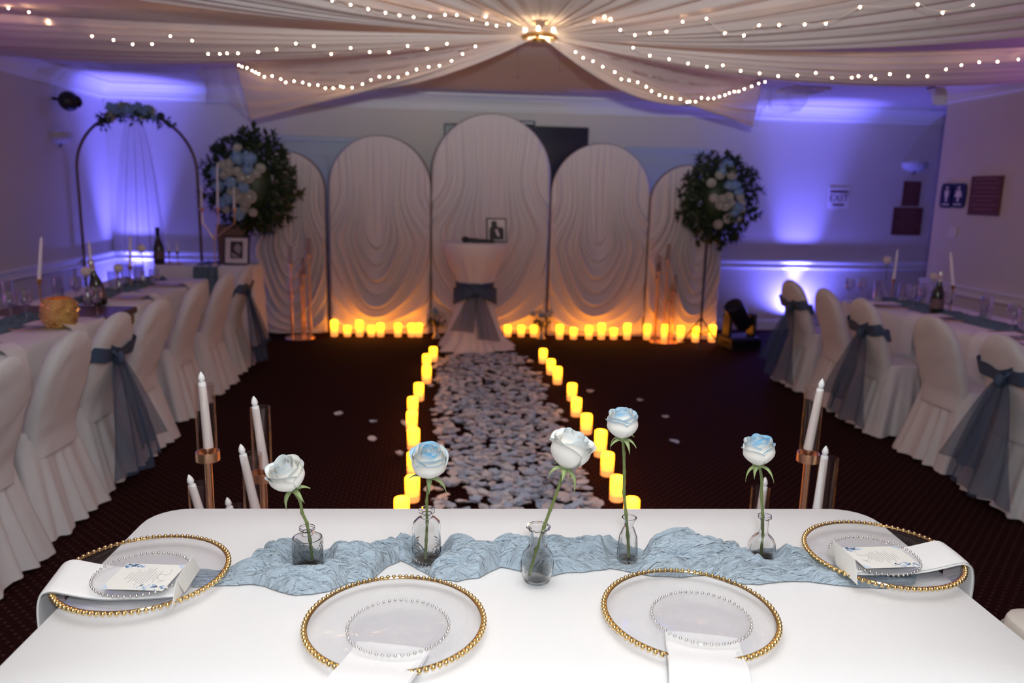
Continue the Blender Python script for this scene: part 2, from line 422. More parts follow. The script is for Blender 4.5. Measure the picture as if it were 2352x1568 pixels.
# ceiling vent
p = onz(1850, 210, HC)
v = thing('ceiling_vent', 'slatted white air vent set in the ceiling at right', 'vent', (3.45, 7.45, HC), R(0))
f = MB(); 
for a in ((-.19,.19,-.19,-.165),(-.19,.19,.165,.19),(-.19,-.165,-.165,.165),(.165,.19,-.165,.165)): f.box(a[0],a[1],a[2],a[3],-.03,-.001,.004)
f.build('frame', M['trim'], v, False)
s0 = MB().box(-.165,.165,-.012,.012,-.003,.0).xf(Matrix.Translation((0,0,-.014)) @ Matrix.Rotation(R(35),4,'X')).mesh('slat', M['trim'], False)
for i in range(9): link('slat', s0, v, (0, -.14+.035*i, 0))

# ---------------------------------------------------------------- blue uplights, and two added violet fill ones
VIOLET = (.75, .20, .95)
SPILL_W = 150
def uplight(loc, label, aim, power=BLUE_UPLIGHT_W, col=BLUE, size=42, spill=1.):
    t = thing('uplight', label, 'light', (loc[0], loc[1], 0), 0, 'floor uplights')
    b = MB(); b.lathe([(0,.02),(.07,.02),(.075,.03),(.075,.13),(.068,.145),(.060,.145),(.060,.13),(0,.13)], 24); b.build('can', M['black'], t)
    b = MB(); b.lathe([(0,.132),(.058,.132)], 20); b.build('lens', M['uplens'], t)
    b = MB(); b.box(-.095,.095,-.012,.012,0,.008,.002); b.box(-.095,-.085,-.012,.012,0,.10,.002); b.box(.085,.095,-.012,.012,0,.10,.002); b.build('bracket', M['black'], t, False)
    lamp('uplight_beam', 'SPOT', (loc[0], loc[1], .16), aim, power, col, spot_size=R(size), spot_blend=1.0, shadow_soft_size=.03)
    if size < 60: lamp('uplight_spill', 'SPOT', (loc[0], loc[1], .16), aim, SPILL_W*spill, col, spot_size=R(168), spot_blend=1.0, shadow_soft_size=.03)
uplight((4.17, 8.63), 'black can uplight washing the right of the back wall blue', (4.17, 8.74, 2.4))
uplight((-3.28, 8.60), 'black can uplight washing the left back corner blue', (-3.30, 8.72, 2.4), spill=.35)
uplight((WL+.25, 3.9), 'added violet fill uplight by the left wall, out of view', (WL+.05, 3.9, 2.4), VIOLET_FILL_W, VIOLET, 90)  # two uplights added out of view to lend the room its mauve cast
uplight((WR-.25, 3.7), 'added violet fill uplight by the right wall, out of view', (WR-.05, 3.7, 2.4), VIOLET_FILL_W, VIOLET, 90)

# ---------------------------------------------------------------- things on the walls
def plaque_flat(name, label, cat, x0, x1, z0, z1, mat, lines=True):
    t = thing(name, label, cat, ((x0+x1)/2, WB, (z0+z1)/2))
    wx, wz = (x1-x0)/2, (z1-z0)/2
    MB().box(-wx, wx, -.008, -.001, -wz, wz, .002).build('board', mat, t, False)
    if lines:
        mb = MB(); z = wz*.8
        while z > -wz*.85:
            L = wx*(.45+.4*random.random()); mb.box(-L, L, -.0084, -.0076, z-.004, z+.004); z -= .034
        mb.build('printed_text', M['plaque_text'], t, False)
    return t
plaque_flat('wall_plaque', 'small dark brown plaque above a wider one on back wall', 'plaque', 5.40, 5.62, 1.49, 1.78, M['plaque'])
plaque_flat('wall_plaque', 'wide dark brown plaque below the smaller one on back wall', 'plaque', 5.31, 5.68, 1.15, 1.475, M['plaque'])

def text_mesh(body, size, mat, name, parent, loc, rot, extrude=.0008, bold=0., align='CENTER'):
    c = bpy.data.curves.new(name, 'FONT'); c.body = body; c.size = size; c.extrude = extrude; c.align_x = align; c.align_y = 'CENTER'; c.offset = bold
    c.resolution_u = 2
    o = bpy.data.objects.new(name+'_tmp', c); COL.objects.link(o)
    dg = bpy.context.evaluated_depsgraph_get(); me = bpy.data.meshes.new_from_object(o.evaluated_get(dg))
    bpy.data.objects.remove(o); me.name = name; me.materials.clear(); me.materials.append(mat)
    return link(name, me, parent, loc, rot)
e = thing('exit_sign', 'white EXIT sign with dark red letters on the blue-lit wall', 'sign', (4.625, WB, 1.565))
MB().box(-.125, .125, -.004, -.0005, -.115, .115, .001).build('board', M['sign_white'], e, False)
mb = MB(); mb.box(-.115,.115,-.0045,-.0035,.062,.088); mb.build('stripe', M['sign_red'], e, False); mb = MB(); mb.box(-.07,.07,-.0045,-.0035,-.088,-.066); mb.build('stripe', M['sign_red'], e, False)
text_mesh('EXIT', .115, M['sign_red'], 'lettering', e, (0, -.0042, -.002), (R(90), 0, 0), .0002, .0007)

def wall_sconce(loc, rz, label):
    t = thing('wall_sconce', label, 'sconce', loc, rz, 'half bowl wall sconces')
    mb = MB()   # half bowl opening upwards, flat side on the wall (wall at local y=0, room at -y)
    def fn(u, v):
        a = PI*u; r = .155*math.sin(PI/2*v)**.8; return (r*math.cos(a), -r*math.sin(a)*.85, -.10*math.cos(PI/2*v))
    mb.grid(24, 10, fn); mb.grid(24, 10, lambda u, v: tuple(Vector(fn(u, v))*.94 + Vector((0,0,.004)))); mb.build('bowl', M['frost'], t)
    MB().tube([(0,-.02,-.135),(0,-.03,-.10),(0,-.01,-.09)], [.006,.012,.006], 10).build('finial', M['black'], t)
    MB().box(-.05,.05,-.008,0,-.10,.03,.003).build('backplate', M['trim'], t, False)
wall_sconce((5.50, WB-.001, 1.99), 0, 'half bowl wall sconce above the stacked brown plaques')
q = onx(130, 305, WL)
wall_sconce((WL+.001, q.y, q.z), R(-90+180), 'half bowl wall sconce below the black speaker at left')

# speaker on left wall
q = onx(158, 232, WL+.14)
t = thing('wall_speaker', 'small black egg shaped speaker high on the left wall', 'speaker', q, R(60))
mb = MB(); mb.ball((0,0,0), .085, 20, 12, 1.05, lambda r, z, th: r*(1+.12*math.cos(2*th))); mb.build('cabinet', M['black'], t)
mb = MB(); mb.ball((.05,-.03,0), .055, 16, 10, 1.1); mb.build('grille', M['black_gloss'], t)
d = Matrix.Rotation(R(-60), 3, 'Z') @ Vector((-.14, 0, .02))
mb = MB(); mb.tube([(0,0,.02), d*.6, d], .014, 8); mb.build('bracket', M['black'], t)

# restroom signs, brown board, switch on right wall (face at x=WR, normal -x)
def on_right(name, label, cat, px0, py0, px1, py1, group=None):
    a, b = onx(px0, py0, WR), onx(px1, py1, WR)
    t = thing(name, label, cat, (WR, (a.y+b.y)/2, (a.z+b.z)/2), R(-90), group)
    return t, abs(a.y-b.y)/2, abs(a.z-b.z)/2      # local x runs along the wall, local -y is into the room
def figure_sign(px0, px1, label, skirt):
    t, hw, hz = on_right('restroom_sign', label, 'sign', px0, 421, px1, 478, 'navy restroom signs')
    pts = []
    for i in range(24):
        th = 2*PI*i/24; c, s_ = math.cos(th), math.sin(th)
        pts.append((hw*math.copysign(abs(c)**.35, c), hz*math.copysign(abs(s_)**.45, s_)))
    MB().prism(pts, -.012, -.001).build('board', M['sign_navy'], t, False)
    mb = MB(); mb.lathe([(0,0),(hw*.16,0)], 12).xf(Matrix.Translation((0,-.0135,hz*.62)) @ Matrix.Rotation(R(90),4,'X'))
    b = hw*(.5 if skirt else .34)
    mb.prism([(-hw*.3,hz*.42),(hw*.3,hz*.42),(b if skirt else hw*.26,-hz*.1),(hw*.14,-hz*.12),(hw*.1,-hz*.5),(-hw*.1,-hz*.5),(-hw*.14,-hz*.12),(-b if skirt else -hw*.26,-hz*.1)], -.0135, -.012)
    mb.build('figure', M['sign_white'], t, False)
    MB().box(-hw*.55, hw*.55, -.0135, -.012, -hz*.76, -hz*.66).build('lettering', M['sign_white'], t, False)
figure_sign(2166, 2188, 'navy restroom sign with a man figure, next to the corner', False)
figure_sign(2191, 2217, 'navy restroom sign with a woman figure, nearer the brown board', True)
t, hw, hz = on_right('notice_board', 'reddish brown rectangular board on the right wall', 'plaque', 2236, 405, 2296, 496)
MB().box(-hw, hw, -.018, -.001, -hz, hz, .004).build('board', M['plaque'], t, False)
mb = MB(); z = hz*.85
while z > -hz*.85: L = hw*(.5+.35*random.random()); mb.box(-L, L, -.0195, -.0178, z-.006, z+.006); z -= .036
mb.build('printed_text', M['plaque_text'], t, False)
t, hw, hz = on_right('light_switch', 'white light switch plate below the restroom signs', 'switch', 2181, 520, 2196, 545)
MB().box(-hw, hw, -.008, -.0005, -hz, hz, .002).build('plate', M['trim'], t, False)
MB().box(-hw*.25, hw*.25, -.014, -.008, -hz*.3, hz*.3, .002).build('toggle', M['trim'], t, False)

# television
t = thing('television', 'large black television mounted behind the tallest arched panel', 'television', (.82, WB-.05, 1.82))
MB().box(-.80,.80,-.03,.03,-.45,.45,.008).build('bezel', M['black'], t, False)
MB().box(-.785,.785,-.032,-.029,-.435,.435).build('screen', M['screen'], t, False)
MB().box(-.2,.2,.03,.05,-.2,.2,.004).build('wall_mount', M['black'], t, False)
t = thing('sensor_bar', 'small dark sensor bar sitting on top of the television', 'device', (.91, WB-.05, 2.2715))
MB().box(-.11,.11,-.03,.03,0,.05,.008).build('body', M['black'], t, False)
MB().box(-.09,.09,-.032,-.029,.014,.036).build('front', M['frost'], t, False)
# ---------------------------------------------------------------- arched draped backdrops
def backdrop(x0, x1, Y, top, label, seed, rz=0., sweep=0.):
    W_ = x1-x0; hw = W_/2; t = thing('arched_backdrop', label, 'backdrop', ((x0+x1)/2, Y, 0), rz, 'arched draped backdrops')
    zs = top-hw*1.0                    # spring line of the arch
    rng = random.Random(seed); ph = rng.random()*6; cx = sweep
    NU, NV = 150, 230
    def halfw(z):
        if z <= zs: return hw
        return hw*math.sqrt(max(0, 1-((z-zs)/(top-zs))**2))
    def fn(u, v):
        z = .012 + (top-.014)*(1-(1-v)**1.0); h = halfw(z); x = (2*u-1)*h
        # swags: nested U shaped folds, each with a lip that bulges out and tucks back in below
        q = (x-cx)/hw; qq = q+.05*nz(z*1.1, seed)
        a_ = 2.3+2.6*smooth01(.45*top, .75*top, z); g = math.cosh(a_*qq); c_ = z/g*(2.05/top)
        f_ = 8.6*max(c_,1e-4)**.6+.35*nz(qq*1.6, z*.9, seed)+seed
        s_ = f_-math.floor(f_); idn = math.floor(f_)
        am = .78+.22*math.sin(idn*2.4+seed)
        lip = smooth01(0, .2, s_) if s_ < .2 else 1-smooth01(.2, 1., s_)
        wU = 1-smooth01(.92, 1.15, c_)
        gath = .5+.5*math.sin(qq*46+ph+2*nz(qq*3, z*.8, seed))
        d = wU*lip*am*(.085*smooth01(top, top*.30, z)+.022) + (1-wU)*gath*.020
        edge = min(1, (1-abs(2*u-1))/.06)*min(1, (top-z)/(.10*top)); edge = max(0, edge)**.6
        bot = smooth01(0, .12, z)*.8+.2
        return (x, -.02 - d*edge*bot - .012*edge, z)
    m = MB(); m.grid(NU, NV, fn); m.build('drape', M['panel_cloth'], t, True, None)
    # stretched back cloth and edge
    outl = [(-hw, .012), (hw, .012)] + [(hw*math.cos(PI*i/28), zs+(top-zs)*math.sin(PI*i/28)) for i in range(29)]
    MB().prism(outl, -.018, .018).build('back_cloth', M['panel_cloth'], t, True, 30)
    pts = [(-hw-.004, .02, .01), (-hw-.004, .02, zs)] + [(-(hw+.004)*math.cos(PI*i/24), .02, zs+(top-zs)*math.sin(PI*i/24)) for i in range(1, 24)] + [(hw+.004, .02, zs), (hw+.004, .02, .01)]
    MB().tube(pts, .010, 8).build('frame', M['arch_metal'], t)
    m = MB(); 
    for sx in (-1, 1): m.box(sx*hw*.8-.015, sx*hw*.8+.015, -.06, .25, 0, .01, .003)
    m.build('foot', M['arch_metal'], t, False)
YP = [8.36, 8.38, 8.42, 8.30, 8.17]
PXS = [(575,749,348),(759,988,312),(991,1258,262),(1263,1483,330),(1489,1652,380)]
BL = ['leftmost arched white draped backdrop, behind the left flower ball', 'arched white draped backdrop left of the tallest one', 'tallest arched white draped backdrop behind the cocktail table', 'arched white draped backdrop right of the tallest one', 'rightmost arched white draped backdrop, lowest of the five']
for i, (a, b, tp) in enumerate(PXS):
    Y = YP[i]; xa, xb = ony(a, 600, Y).x, ony(b, 600, Y).x; zt = ony((a+b)/2, tp, Y).z
    backdrop(xa, xb, Y, zt, BL[i], i*7.3+1.7, [R(4),0,0,R(-3),R(-6)][i], [.04,-.02,.02,-.03,.12][i])

# ---------------------------------------------------------------- LED pillar candles
def pillar_mesh(h, r=.037):
    mb = MB(); n = 10; wob = lambda rr, z, th: rr if z < h*.9 else rr*(1+.02*math.sin(2*th+1))
    mb.lathe([(0,0),(r*.93,0),(r,.004)], n)
    for i in range(4):
        mb.mi = i; z0, z1 = .004+(h-.016)*i/4, .004+(h-.016)*(i+1)/4; mb.lathe([(r,z0),(r,z1)], n, fn=wob)
    mb.lathe([(r,h-.012),(r*.97,h-.004),(r*.88,h),(r*.78,h-.004),(r*.7,h-.02),(0,h-.024)], n, fn=wob)
    return mb
def pillar(loc, h, label, group):
    t = thing('pillar_candle', label, 'candle', loc, random.random()*6, group)
    k_ = round(h, 2)
    if k_ not in PCACHE:
        fl = MB(); fl.lathe([(0,0),(.004,.004),(.0055,.012),(.003,.022),(0,.03)], 8)
        PCACHE[k_] = (pillar_mesh(k_).mesh('wax_body', CAND, True, 60), fl.mesh('flame_tip', M['led_white']))
    link('wax_body', PCACHE[k_][0], t); link('flame_tip', PCACHE[k_][1], t, (0,0,k_-.026))
PCACHE = {}
LC = [(995,832,802),(980,850,816),(980,882,837),(962,922,880),(948,957,920),(946,993,948),(950,1034,990),(950,1094,1036),(947,1153,1102),(923,1206,1146)]
RC = [(1247,836,808),(1265,862,823),(1280,884,838),(1313,922,879),(1323,958,921),(1346,998,948),(1378,1050,986),(1394,1094,1035),(1416,1152,1099),(1449,1206,1139)]
for sd, L in (('left', LC), ('right', RC)):
    for i, (x, yb, yt) in enumerate(L):
        p = onz(x, yb-3, 0); h = max(.13, min(.22, (ony(x, yt+4, p.y).z)))
        pos = 'farthest' if i == 0 else ('nearest' if i == 9 else ORD[i]+' from the cocktail table')
        pillar((p.x, p.y, 0), h, 'glowing pillar candle in %s aisle row, %s' % (sd, pos if i not in (0,9) else pos+' from camera' if i == 0 else pos+' the camera'), 'pillar candles lining the aisle')
WC = [(768,770,735),(798,770,747),(826,770,735),(853,770,747),(874,768,741),(914,770,742),(945,769,742),(962,768,742),(1166,768,746),(1197,770,747),(1226,770,748),(1285,776,746),(1317,776,752),(1352,776,747),(1381,774,742),(1409,777,753),(1440,774,742),(1485,780,744),(1526,782,744),(1562,781,748),(1597,780,750),(1635,778,745)]
names = [('left of the tallest panel',8,0),('in front of the tallest panel',3,8),('in front of the panel right of it',6,11),('in front of the rightmost panel',5,17)]
pan = ['the panel left of the tallest','the tallest panel','the panel right of the tallest','the rightmost panel']
def bdY(x):    # front face of backdrop at that place
    return [8.38,8.38,8.42,8.30,8.17][0 if x < 755 else 1 if x < 989 else 2 if x < 1260 else 3 if x < 1486 else 4]
for gi, (_, n, st) in enumerate(names):
    for i in range(n):
        x, yb, yt = WC[st+i]; Y = bdY(x)-.17; p = ony(x, yb, Y); h = max(.10, ony(x, yt, Y).z)
        pillar((p.x, Y, 0), min(.19, h*.96), 'glowing pillar candle at the foot of %s, %s from left' % (pan[gi], ORD[i]), 'pillar candles along the backdrops')

# ---------------------------------------------------------------- candle stands with glass tubes
def taper(base, tip, label, group, r=.012):
    base, tip = Vector(base), Vector(tip); L = (tip-base).length
    t = thing('taper_candle', label, 'candle', base, 0, group)
    t.rotation_euler = (tip-base).to_track_quat('Z', 'Y').to_euler()
    MB().lathe([(0,0),(r*1.12,0),(r*1.12,.004),(r*.86,L-.033),(r*.8,L-.030),(0,L-.029)], 16).build('wax_body', M['led_white'], t)
    MB().lathe([(0,L-.031),(r*.5,L-.028),(r*.78,L-.020),(r*.6,L-.011),(r*.22,L-.003),(0,L)], 12).build('flame_tip', M['led_white'], t)
def candle_stand(loc, stems, label, tube_r=.03, tube_h=.22, metal='copper', tubes=True):
    # stems: (dx, dy, cup height)
    t = thing('candle_stand', label, 'candle stand', loc, 0, 'rose gold floor candle stands')
    MB().lathe([(0,0),(.15,0),(.152,.004),(.148,.010),(0,.012)], 40).build('base', M[metal], t)
    for (dx, dy, zc) in stems:
        s = MB().tube([(dx,dy,.008),(dx,dy,zc*.5),(dx,dy,zc)], .0105, 12).build('stem', M[metal], t)
        c = MB(); c.lathe([(0,zc-.002),(.012,zc-.002),(tube_r*.92,zc),(tube_r+.002,zc+.002),(tube_r+.002,zc+.028),(tube_r*.94,zc+.028),(tube_r*.9,zc+.016),(.011,zc+.016),(.011,zc+.046),(.008,zc+.046),(.008,zc+.02),(0,zc+.02)], 28, (dx,dy,0))
        c.build('cup', M[metal], s)
        if tubes:
            g = MB(); r = tube_r*.91; g.lathe([(r,zc+.018),(r,zc+tube_h),(r-.0015,zc+tube_h+.001),(r-.003,zc+tube_h),(r-.003,zc+.018)], 32, (dx,dy,0)); g.build('glass_tube', M['tube_glass'], s)
def fg_stand(loc, specs, label, side):
    stems = []
    for (cx, ttop, tipx, tipy, basex, dy, nm) in specs:
        Y = loc[1]+dy; top = ony(cx, ttop, Y); zc = top.z-.228
        stems.append((top.x-loc[0], dy, zc))
        tip = ony(tipx, tipy, Y); b = ony(basex, 1000, Y)
        taper((b.x, Y-.002, zc+.040), (tip.x, Y-.004, tip.z), nm, 'tapers in glass tubes behind the head table')
    candle_stand(loc, stems, label)
fg_stand((-.60, 2.12, 0), [(468,876,462,852,478,0,'tall white taper at far left in the highest glass tube'), (597,928,583,908,605,.03,'white taper leaning in the second highest left glass tube'),
   (578,1036,553,1018,583,-.03,'white taper leaning left before the pink cup at left'), (455,1104,434,1088,470,-.05,'short white taper at far left beside the highest tube'), (542,1156,522,1140,545,.06,'lowest white taper just above the table edge at left')],
   'rose gold floor stand with five glass tubes behind table at left', 'left')
fg_stand((1.10, 2.08, 0), [(1872,888,1888,868,1858,0,'tall white taper in the highest right glass tube'), (1905,1045,1896,1022,1893,-.04,'short white taper in the rightmost glass tube'), (1748,1114,1757,1094,1756,.04,'short white taper behind the right rose stem')],
   'rose gold floor stand with glass tubes behind table at right', 'right')

def bg_stand(bx, by, cups, label):
    b = onz(bx, by, 0); st = []
    for i, (cx, cy) in enumerate(cups):
        dy = (-.06, .05, 0, .07, -.03)[i]; q = ony(cx, cy, b.y+dy); st.append((q.x-b.x, dy, q.z-.02))
    candle_stand((b.x, b.y, 0), st, label, .026, .20)
bg_stand(690, 776, [(667,608),(709,587),(692,659),(697,632),(668,680)], 'rose gold candle stand before the leftmost backdrop')
bg_stand(1524, 785, [(1514,626),(1534,599),(1510,643),(1549,670),(1539,694)], 'rose gold candle stand before the rightmost backdrop')

# ---------------------------------------------------------------- cocktail table with gathered cloth
CX, CY = .33, 7.62
ztop = ony(1105, 555, CY).z
t = thing('cocktail_table', 'tall round cocktail table in a gathered white cloth before the tallest backdrop', 'table', (CX, CY, 0))
MB().lathe([(0,ztop-.03),(.30,ztop-.03),(.305,ztop-.02),(.305,ztop-.008),(0,ztop-.006)], 40).build('table_top', M['wood'], t)
MB().lathe([(0,0),(.2,0),(.2,.02),(.03,.05),(.03,ztop-.03),(0,ztop-.03)], 24).build('pedestal', M['black'], t)
zw = .60
def rcloth(r, z, th):
    k_ = smooth01(ztop, zw+.05, z) if z > zw else 1.
    am = .045*smooth01(ztop-.03, zw+.1, z) if z > zw else .05+.05*smooth01(zw, 0, z)
    am2 = am*(math.sin(9*th+1.2*math.sin(3*th)) + .5*math.sin(17*th+z*4))
    if z < .1: am2 += .10*(math.sin(3*th+2.2))*smooth01(.1, 0, z)
    return r*(1+am2)
prof = [(0,ztop),(.2,ztop),(.318,ztop-.002),(.324,ztop-.010)]
for i in range(1, 22): 
    q = i/22; z = ztop-.01-(ztop-.01-zw)*q; prof.append((.324-(.324-.165)*smooth01(0,1,q)**1.0, z))
for i in range(1, 20):
    q = i/19; z = zw*(1-q)+.012*q; prof.append((.162+.15*q**1.7+.045*smooth01(.8,1,q), z))
c = MB().lathe(prof, 160, fn=rcloth).build('tablecloth', M['panel_cloth'], None, True, 60)
c.location = (CX, CY, 0); tag(c, 'white cloth gathered at the waist over cocktail table', 'tablecloth')
s = thing('tulle_bow', 'dusty blue tulle bow tied round the cocktail table cloth', 'sash', (CX, CY, 0))
MB().lathe([(.176,zw-.07),(.185,zw-.06),(.182,zw),(.186,zw+.06),(.176,zw+.07)], 60, fn=lambda r, z, th: r*(1.02+.02*math.sin(13*th+z*40))).build('band', M['sash'], s)
def loopmesh(sx):
    m = MB()
    def fn(u, v):
        a = 2*PI*v; x = sx*(.01+.205*(1-math.cos(a))/2); wdt = .022+.075*math.sin(PI*v)**.8
        return (x, -.20-.045*math.sin(a)-.012*math.sin(6*u)+.10*(abs(x)/.2)**2, (u-.5)*2*wdt*(.8+.2*nz(u*3,v*3)) + zw-.055*(abs(x)/.2)**1.3)
    m.grid(8, 24, fn); return m
for sx in (-1, 1): loopmesh(sx).build('bow_loop', M['sash'], s)
MB().ball((0,-.215,zw), .035, 12, 8, 1.2).build('knot', M['sash'], s)
def tail(x0, x1, zb, ph, y1):
    m = MB()
    def fn(u, v):
        wd = .03+.085*v**.8; xc = x0*(1-v)+x1*v; 
        return (xc+(u-.5)*2*wd, -.215-(y1)*v**1.3-.012*math.sin(9*u+ph), zw-.01+(zb-zw)*v-.02*u*v)
    m.grid(18, 16, fn); return m
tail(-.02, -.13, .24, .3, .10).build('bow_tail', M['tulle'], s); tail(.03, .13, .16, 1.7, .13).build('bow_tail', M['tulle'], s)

def photo_frame(loc, w_, h_, fr, label, kind, rz, lean=12):
    t = thing('photo_frame', label, 'photo frame', loc, rz)
    L = Matrix.Rotation(R(-lean), 4, 'X')
    m = MB(); m.box(-w_/2,w_/2,-.008,.012,0,fr,.003); m.box(-w_/2,w_/2,-.008,.012,h_-fr,h_,.003); m.box(-w_/2,-w_/2+fr,-.008,.012,fr,h_-fr,.003); m.box(w_/2-fr,w_/2,-.008,.012,fr,h_-fr,.003)
    m.xf(L).build('frame', M['frame_black'], t, False)
    MB().box(-w_/2+fr*.8,w_/2-fr*.8,-.002,.008,fr*.8,h_-fr*.8).xf(L).build('mat_board', M['mat_white'], t, False)
    m = MB()
    if kind == 0:
        a, b = w_*.24, h_*.30; cz = h_*.52
        m.box(-a,a,-.0035,-.0015,cz-b,cz+b); q = MB().xf(L)
        p_ = m.xf(L).build('photograph', M['photo_dark'], t, False)
        g = MB(); g.prism([(-a*.5,cz+b*.2),(a*.1,cz+b*.8),(a*.8,cz+b*.3),(a*.5,cz-b*.5),(-a*.1,cz-b*.2)], -.0045, -.003); g.prism([(-a*.9,cz-b*.3),(-a*.2,cz-b*.5),(a*.6,cz-b*.9),(-a*.7,cz-b*.8)], -.0045, -.003)
        g.xf(L).build('printed_figure', M['photo_grey'], p_, False)
    else:
        cz = h_*.45
        m.prism([(-w_*.36,h_*.1),(w_*.36,h_*.1),(w_*.36,h_*.55),(w_*.28,h_*.62),(w_*.1,h_*.62),(w_*.02,h_*.68),(w_*.02,h_*.84),(-w_*.06,h_*.88),(-w_*.2,h_*.88),(-w_*.26,h_*.82),(-w_*.26,h_*.66),(-w_*.36,h_*.55)], -.0045, -.002)
        p_ = m.xf(L).build('printed_figure', M['photo_dark'], t, False)
        MB().prism([(-w_*.08,h_*.5),(w_*.02,h_*.55),(w_*.14,h_*.3),(w_*.1,h_*.22),(w_*.02,h_*.28)], -.006, -.004).xf(L).build('bouquet', M['mat_white'], p_, False)
    MB().box(-.02,.02,.0,.006,0,h_*.8,.002).xf(Matrix.Translation((0,.012+h_*.32,0)) @ Matrix.Rotation(R(18),4,'X')).build('easel_back', M['frame_black'], t, False)
q = ony(1141, 553, CY-.05)
photo_frame((q.x, CY-.05, ztop+.001), .20, .235, .012, 'small framed silhouette photo standing on the cocktail table', 1, R(8), 10)
t = thing('microphone', 'black wireless microphone lying on the cocktail table', 'microphone', (CX+.0, CY-.20, ztop+.028), R(-6))
m = MB(); m.tube([(-.06,0,.0),(.0,0,-.004),(.13,0,-.008),(.135,0,-.008)], [.0165,.0165,.011,.009], 14); m.build('handle', M['black'], t)
m = MB(); m.ball((-.085,0,.003), .023, 16, 10); m.build('grille', M['black'], t); t.scale = (1.3,1.3,1.3)
m = MB(); m.lathe([(.019,-.004),(.021,-.002),(.021,.002),(.019,.004)], 16).xf(Matrix.Translation((-.066,0,.001)) @ Matrix.Rotation(R(90),4,'Y')); m.build('ring', M['black_gloss'], t)
# ---------------------------------------------------------------- ceiling swags and fairy lights
HUB = Vector((.598, 5.0, 2.50))
def rib(A, s, h=HUB):
    A = Vector(A); return lambda t: h.lerp(A, t) - Vector((0, 0, 4*s*t*(1-t)))
def proj(p):
    d = p-CAM; z = d.dot(_f); return (IW/2+FPX*d.dot(RT)/z, IH/2-FPX*d.dot(UP)/z)
def swag(ribs, label, seed, folds=9, tail_=None):
    t = thing('ceiling_swag', label, 'drape', HUB, 0, 'sheer ceiling swags')
    n = len(ribs)
    def fn(u, v):
        tt = u; x = v*(n-1); i = min(int(x), n-2); f_ = x-i
        P = [ribs[max(i-1,0)](tt), ribs[i](tt), ribs[i+1](tt), ribs[min(i+2,n-1)](tt)]
        p = P[1].lerp(P[2], f_)
        sp = min(1., tt*3)                       # gathered at the hub
        g = .018*math.sin(v*folds*2*PI+seed+1.2*nz(u*2,v*3,seed))*sp + .010*math.sin(v*folds*4.7*PI+seed*2)*sp
        p = p + Vector((0,0,g))
        p.z = min(p.z, HC-.006)
        return p-HUB
    MB().grid(60, 64, fn).build('sheet', M['voile'], t, True, None)
    return t
def px_rib(end, mid, zend):
    """swag rib from the hub to a world point, sag chosen so it hangs through a sight line"""
    A = Vector(end); best = None
    for i in range(0, 60):
        s = i*.008; r = rib(A, s); d = 1e9
        for j in range(1, 40):
            q = proj(r(j/40)); 
            if abs(q[0]-mid[0]) < 25: d = min(d, abs(q[1]-mid[1]))
        if best is None or d < best[0]: best = (d, s)
    return rib(A, best[1])
LA = Vector((-1.77, 7.15, 2.56)); RA = Vector((2.80, 6.85, 2.56))
tl = ony(577, 278, 6.9); tr_ = ony(1728, 298, 6.7)
ribC = px_rib(LA, (780, 202), 0); ribF = px_rib(RA, (1590, 235), 0)
C0, C2 = rib(LA, .015), rib(tl, .01)
F0, F2 = rib(RA, .015), rib(tr_, .0)
B0, B1, B2 = px_rib((WL+.02, 5.2, 2.55), (655, 68), 0), px_rib((WL+.02, 5.6, 2.48), (640, 108), 0), px_rib((WL+.02, 6.6, 2.50), (650, 138), 0)
A0, A1, A2 = rib((-.9, 2.2, 2.55), .02), px_rib((-2.6, 2.6, 2.55), (900, 36), 0), px_rib((WL+.02, 3.0, 2.55), (655, 33), 0)
D0, D1, D2 = rib((1.7, 2.2, 2.55), .02), px_rib((3.2, 2.5, 2.55), (1600, 75), 0), px_rib((WR-.02, 2.4, 2.56), (1820, 108), 0)
E0, E1, E2 = px_rib((WR-.02, 4.2, 2.52), (2100, 117), 0), px_rib((WR-.02, 4.7, 2.48), (1800, 165), 0), px_rib((WR-.02, 5.3, 2.46), (1900, 191), 0)
swag([C0, ribC, C2], 'sheer swag over the left rear ending in hanging tails', 1.3, 7)
swag([F0, ribF, F2], 'sheer swag over the right rear ending in hanging tails', 2.1, 7)
swag([B0, B1, B2], 'sheer swag running from hub to left wall with sparse lights', 3.3, 6)
swag([E0, E1, E2], 'sheer swag running from hub to right wall with lights', 4.2, 6)
swag([A0, A1, A2], 'sheer swag at top left sweeping toward the camera', 5.5, 8)
swag([D0, D1, D2], 'sheer swag at top right sweeping toward the camera', 6.6, 8)
swag([rib((-.9,2.25,2.55),.015), rib((.4,2.0,2.55),.03), rib((1.7,2.25,2.55),.015)], 'sheer swag at top centre sweeping toward the camera', 7.4, 8)
# loose tails at the outer ends of the rear swags
def hanging_tail(a, pts, label, seed, side):
    t = thing('drape_tail', label, 'drape', a, 0, 'loose tails of the rear swags')
    def fn(u, v):
        x = v*(len(pts)-1); i = min(int(x), len(pts)-2); p = Vector(a).lerp(Vector(pts[i]).lerp(Vector(pts[i+1]), x-i), 1.)
        top = Vector(a)+Vector((side*.30*v, .05*v, 0))
        q = top.lerp(p, u); q = q+Vector((.02*math.sin(v*22+seed)*u, .03*math.sin(v*15+seed)*u, -.10*u*(1-u)))
        return q-Vector(a)
    MB().grid(20, 40, fn).build('sheet', M['voile_thin'], t, True, None)
hanging_tail(LA, [ony(592,270,7.0), ony(560,262,7.05), ony(520,225,7.1), ony(480,232,7.2), ony(450,160,7.3)], 'loose sheer tail drooping at the end of the left rear swag', 1., -1)
hanging_tail(RA, [ony(1735,298,6.8), ony(1755,240,6.85), ony(1795,262,6.9), ony(1840,255,7.0), ony(1870,200,7.05)], 'loose sheer tail drooping at the end of the right rear swag', 2., 1)

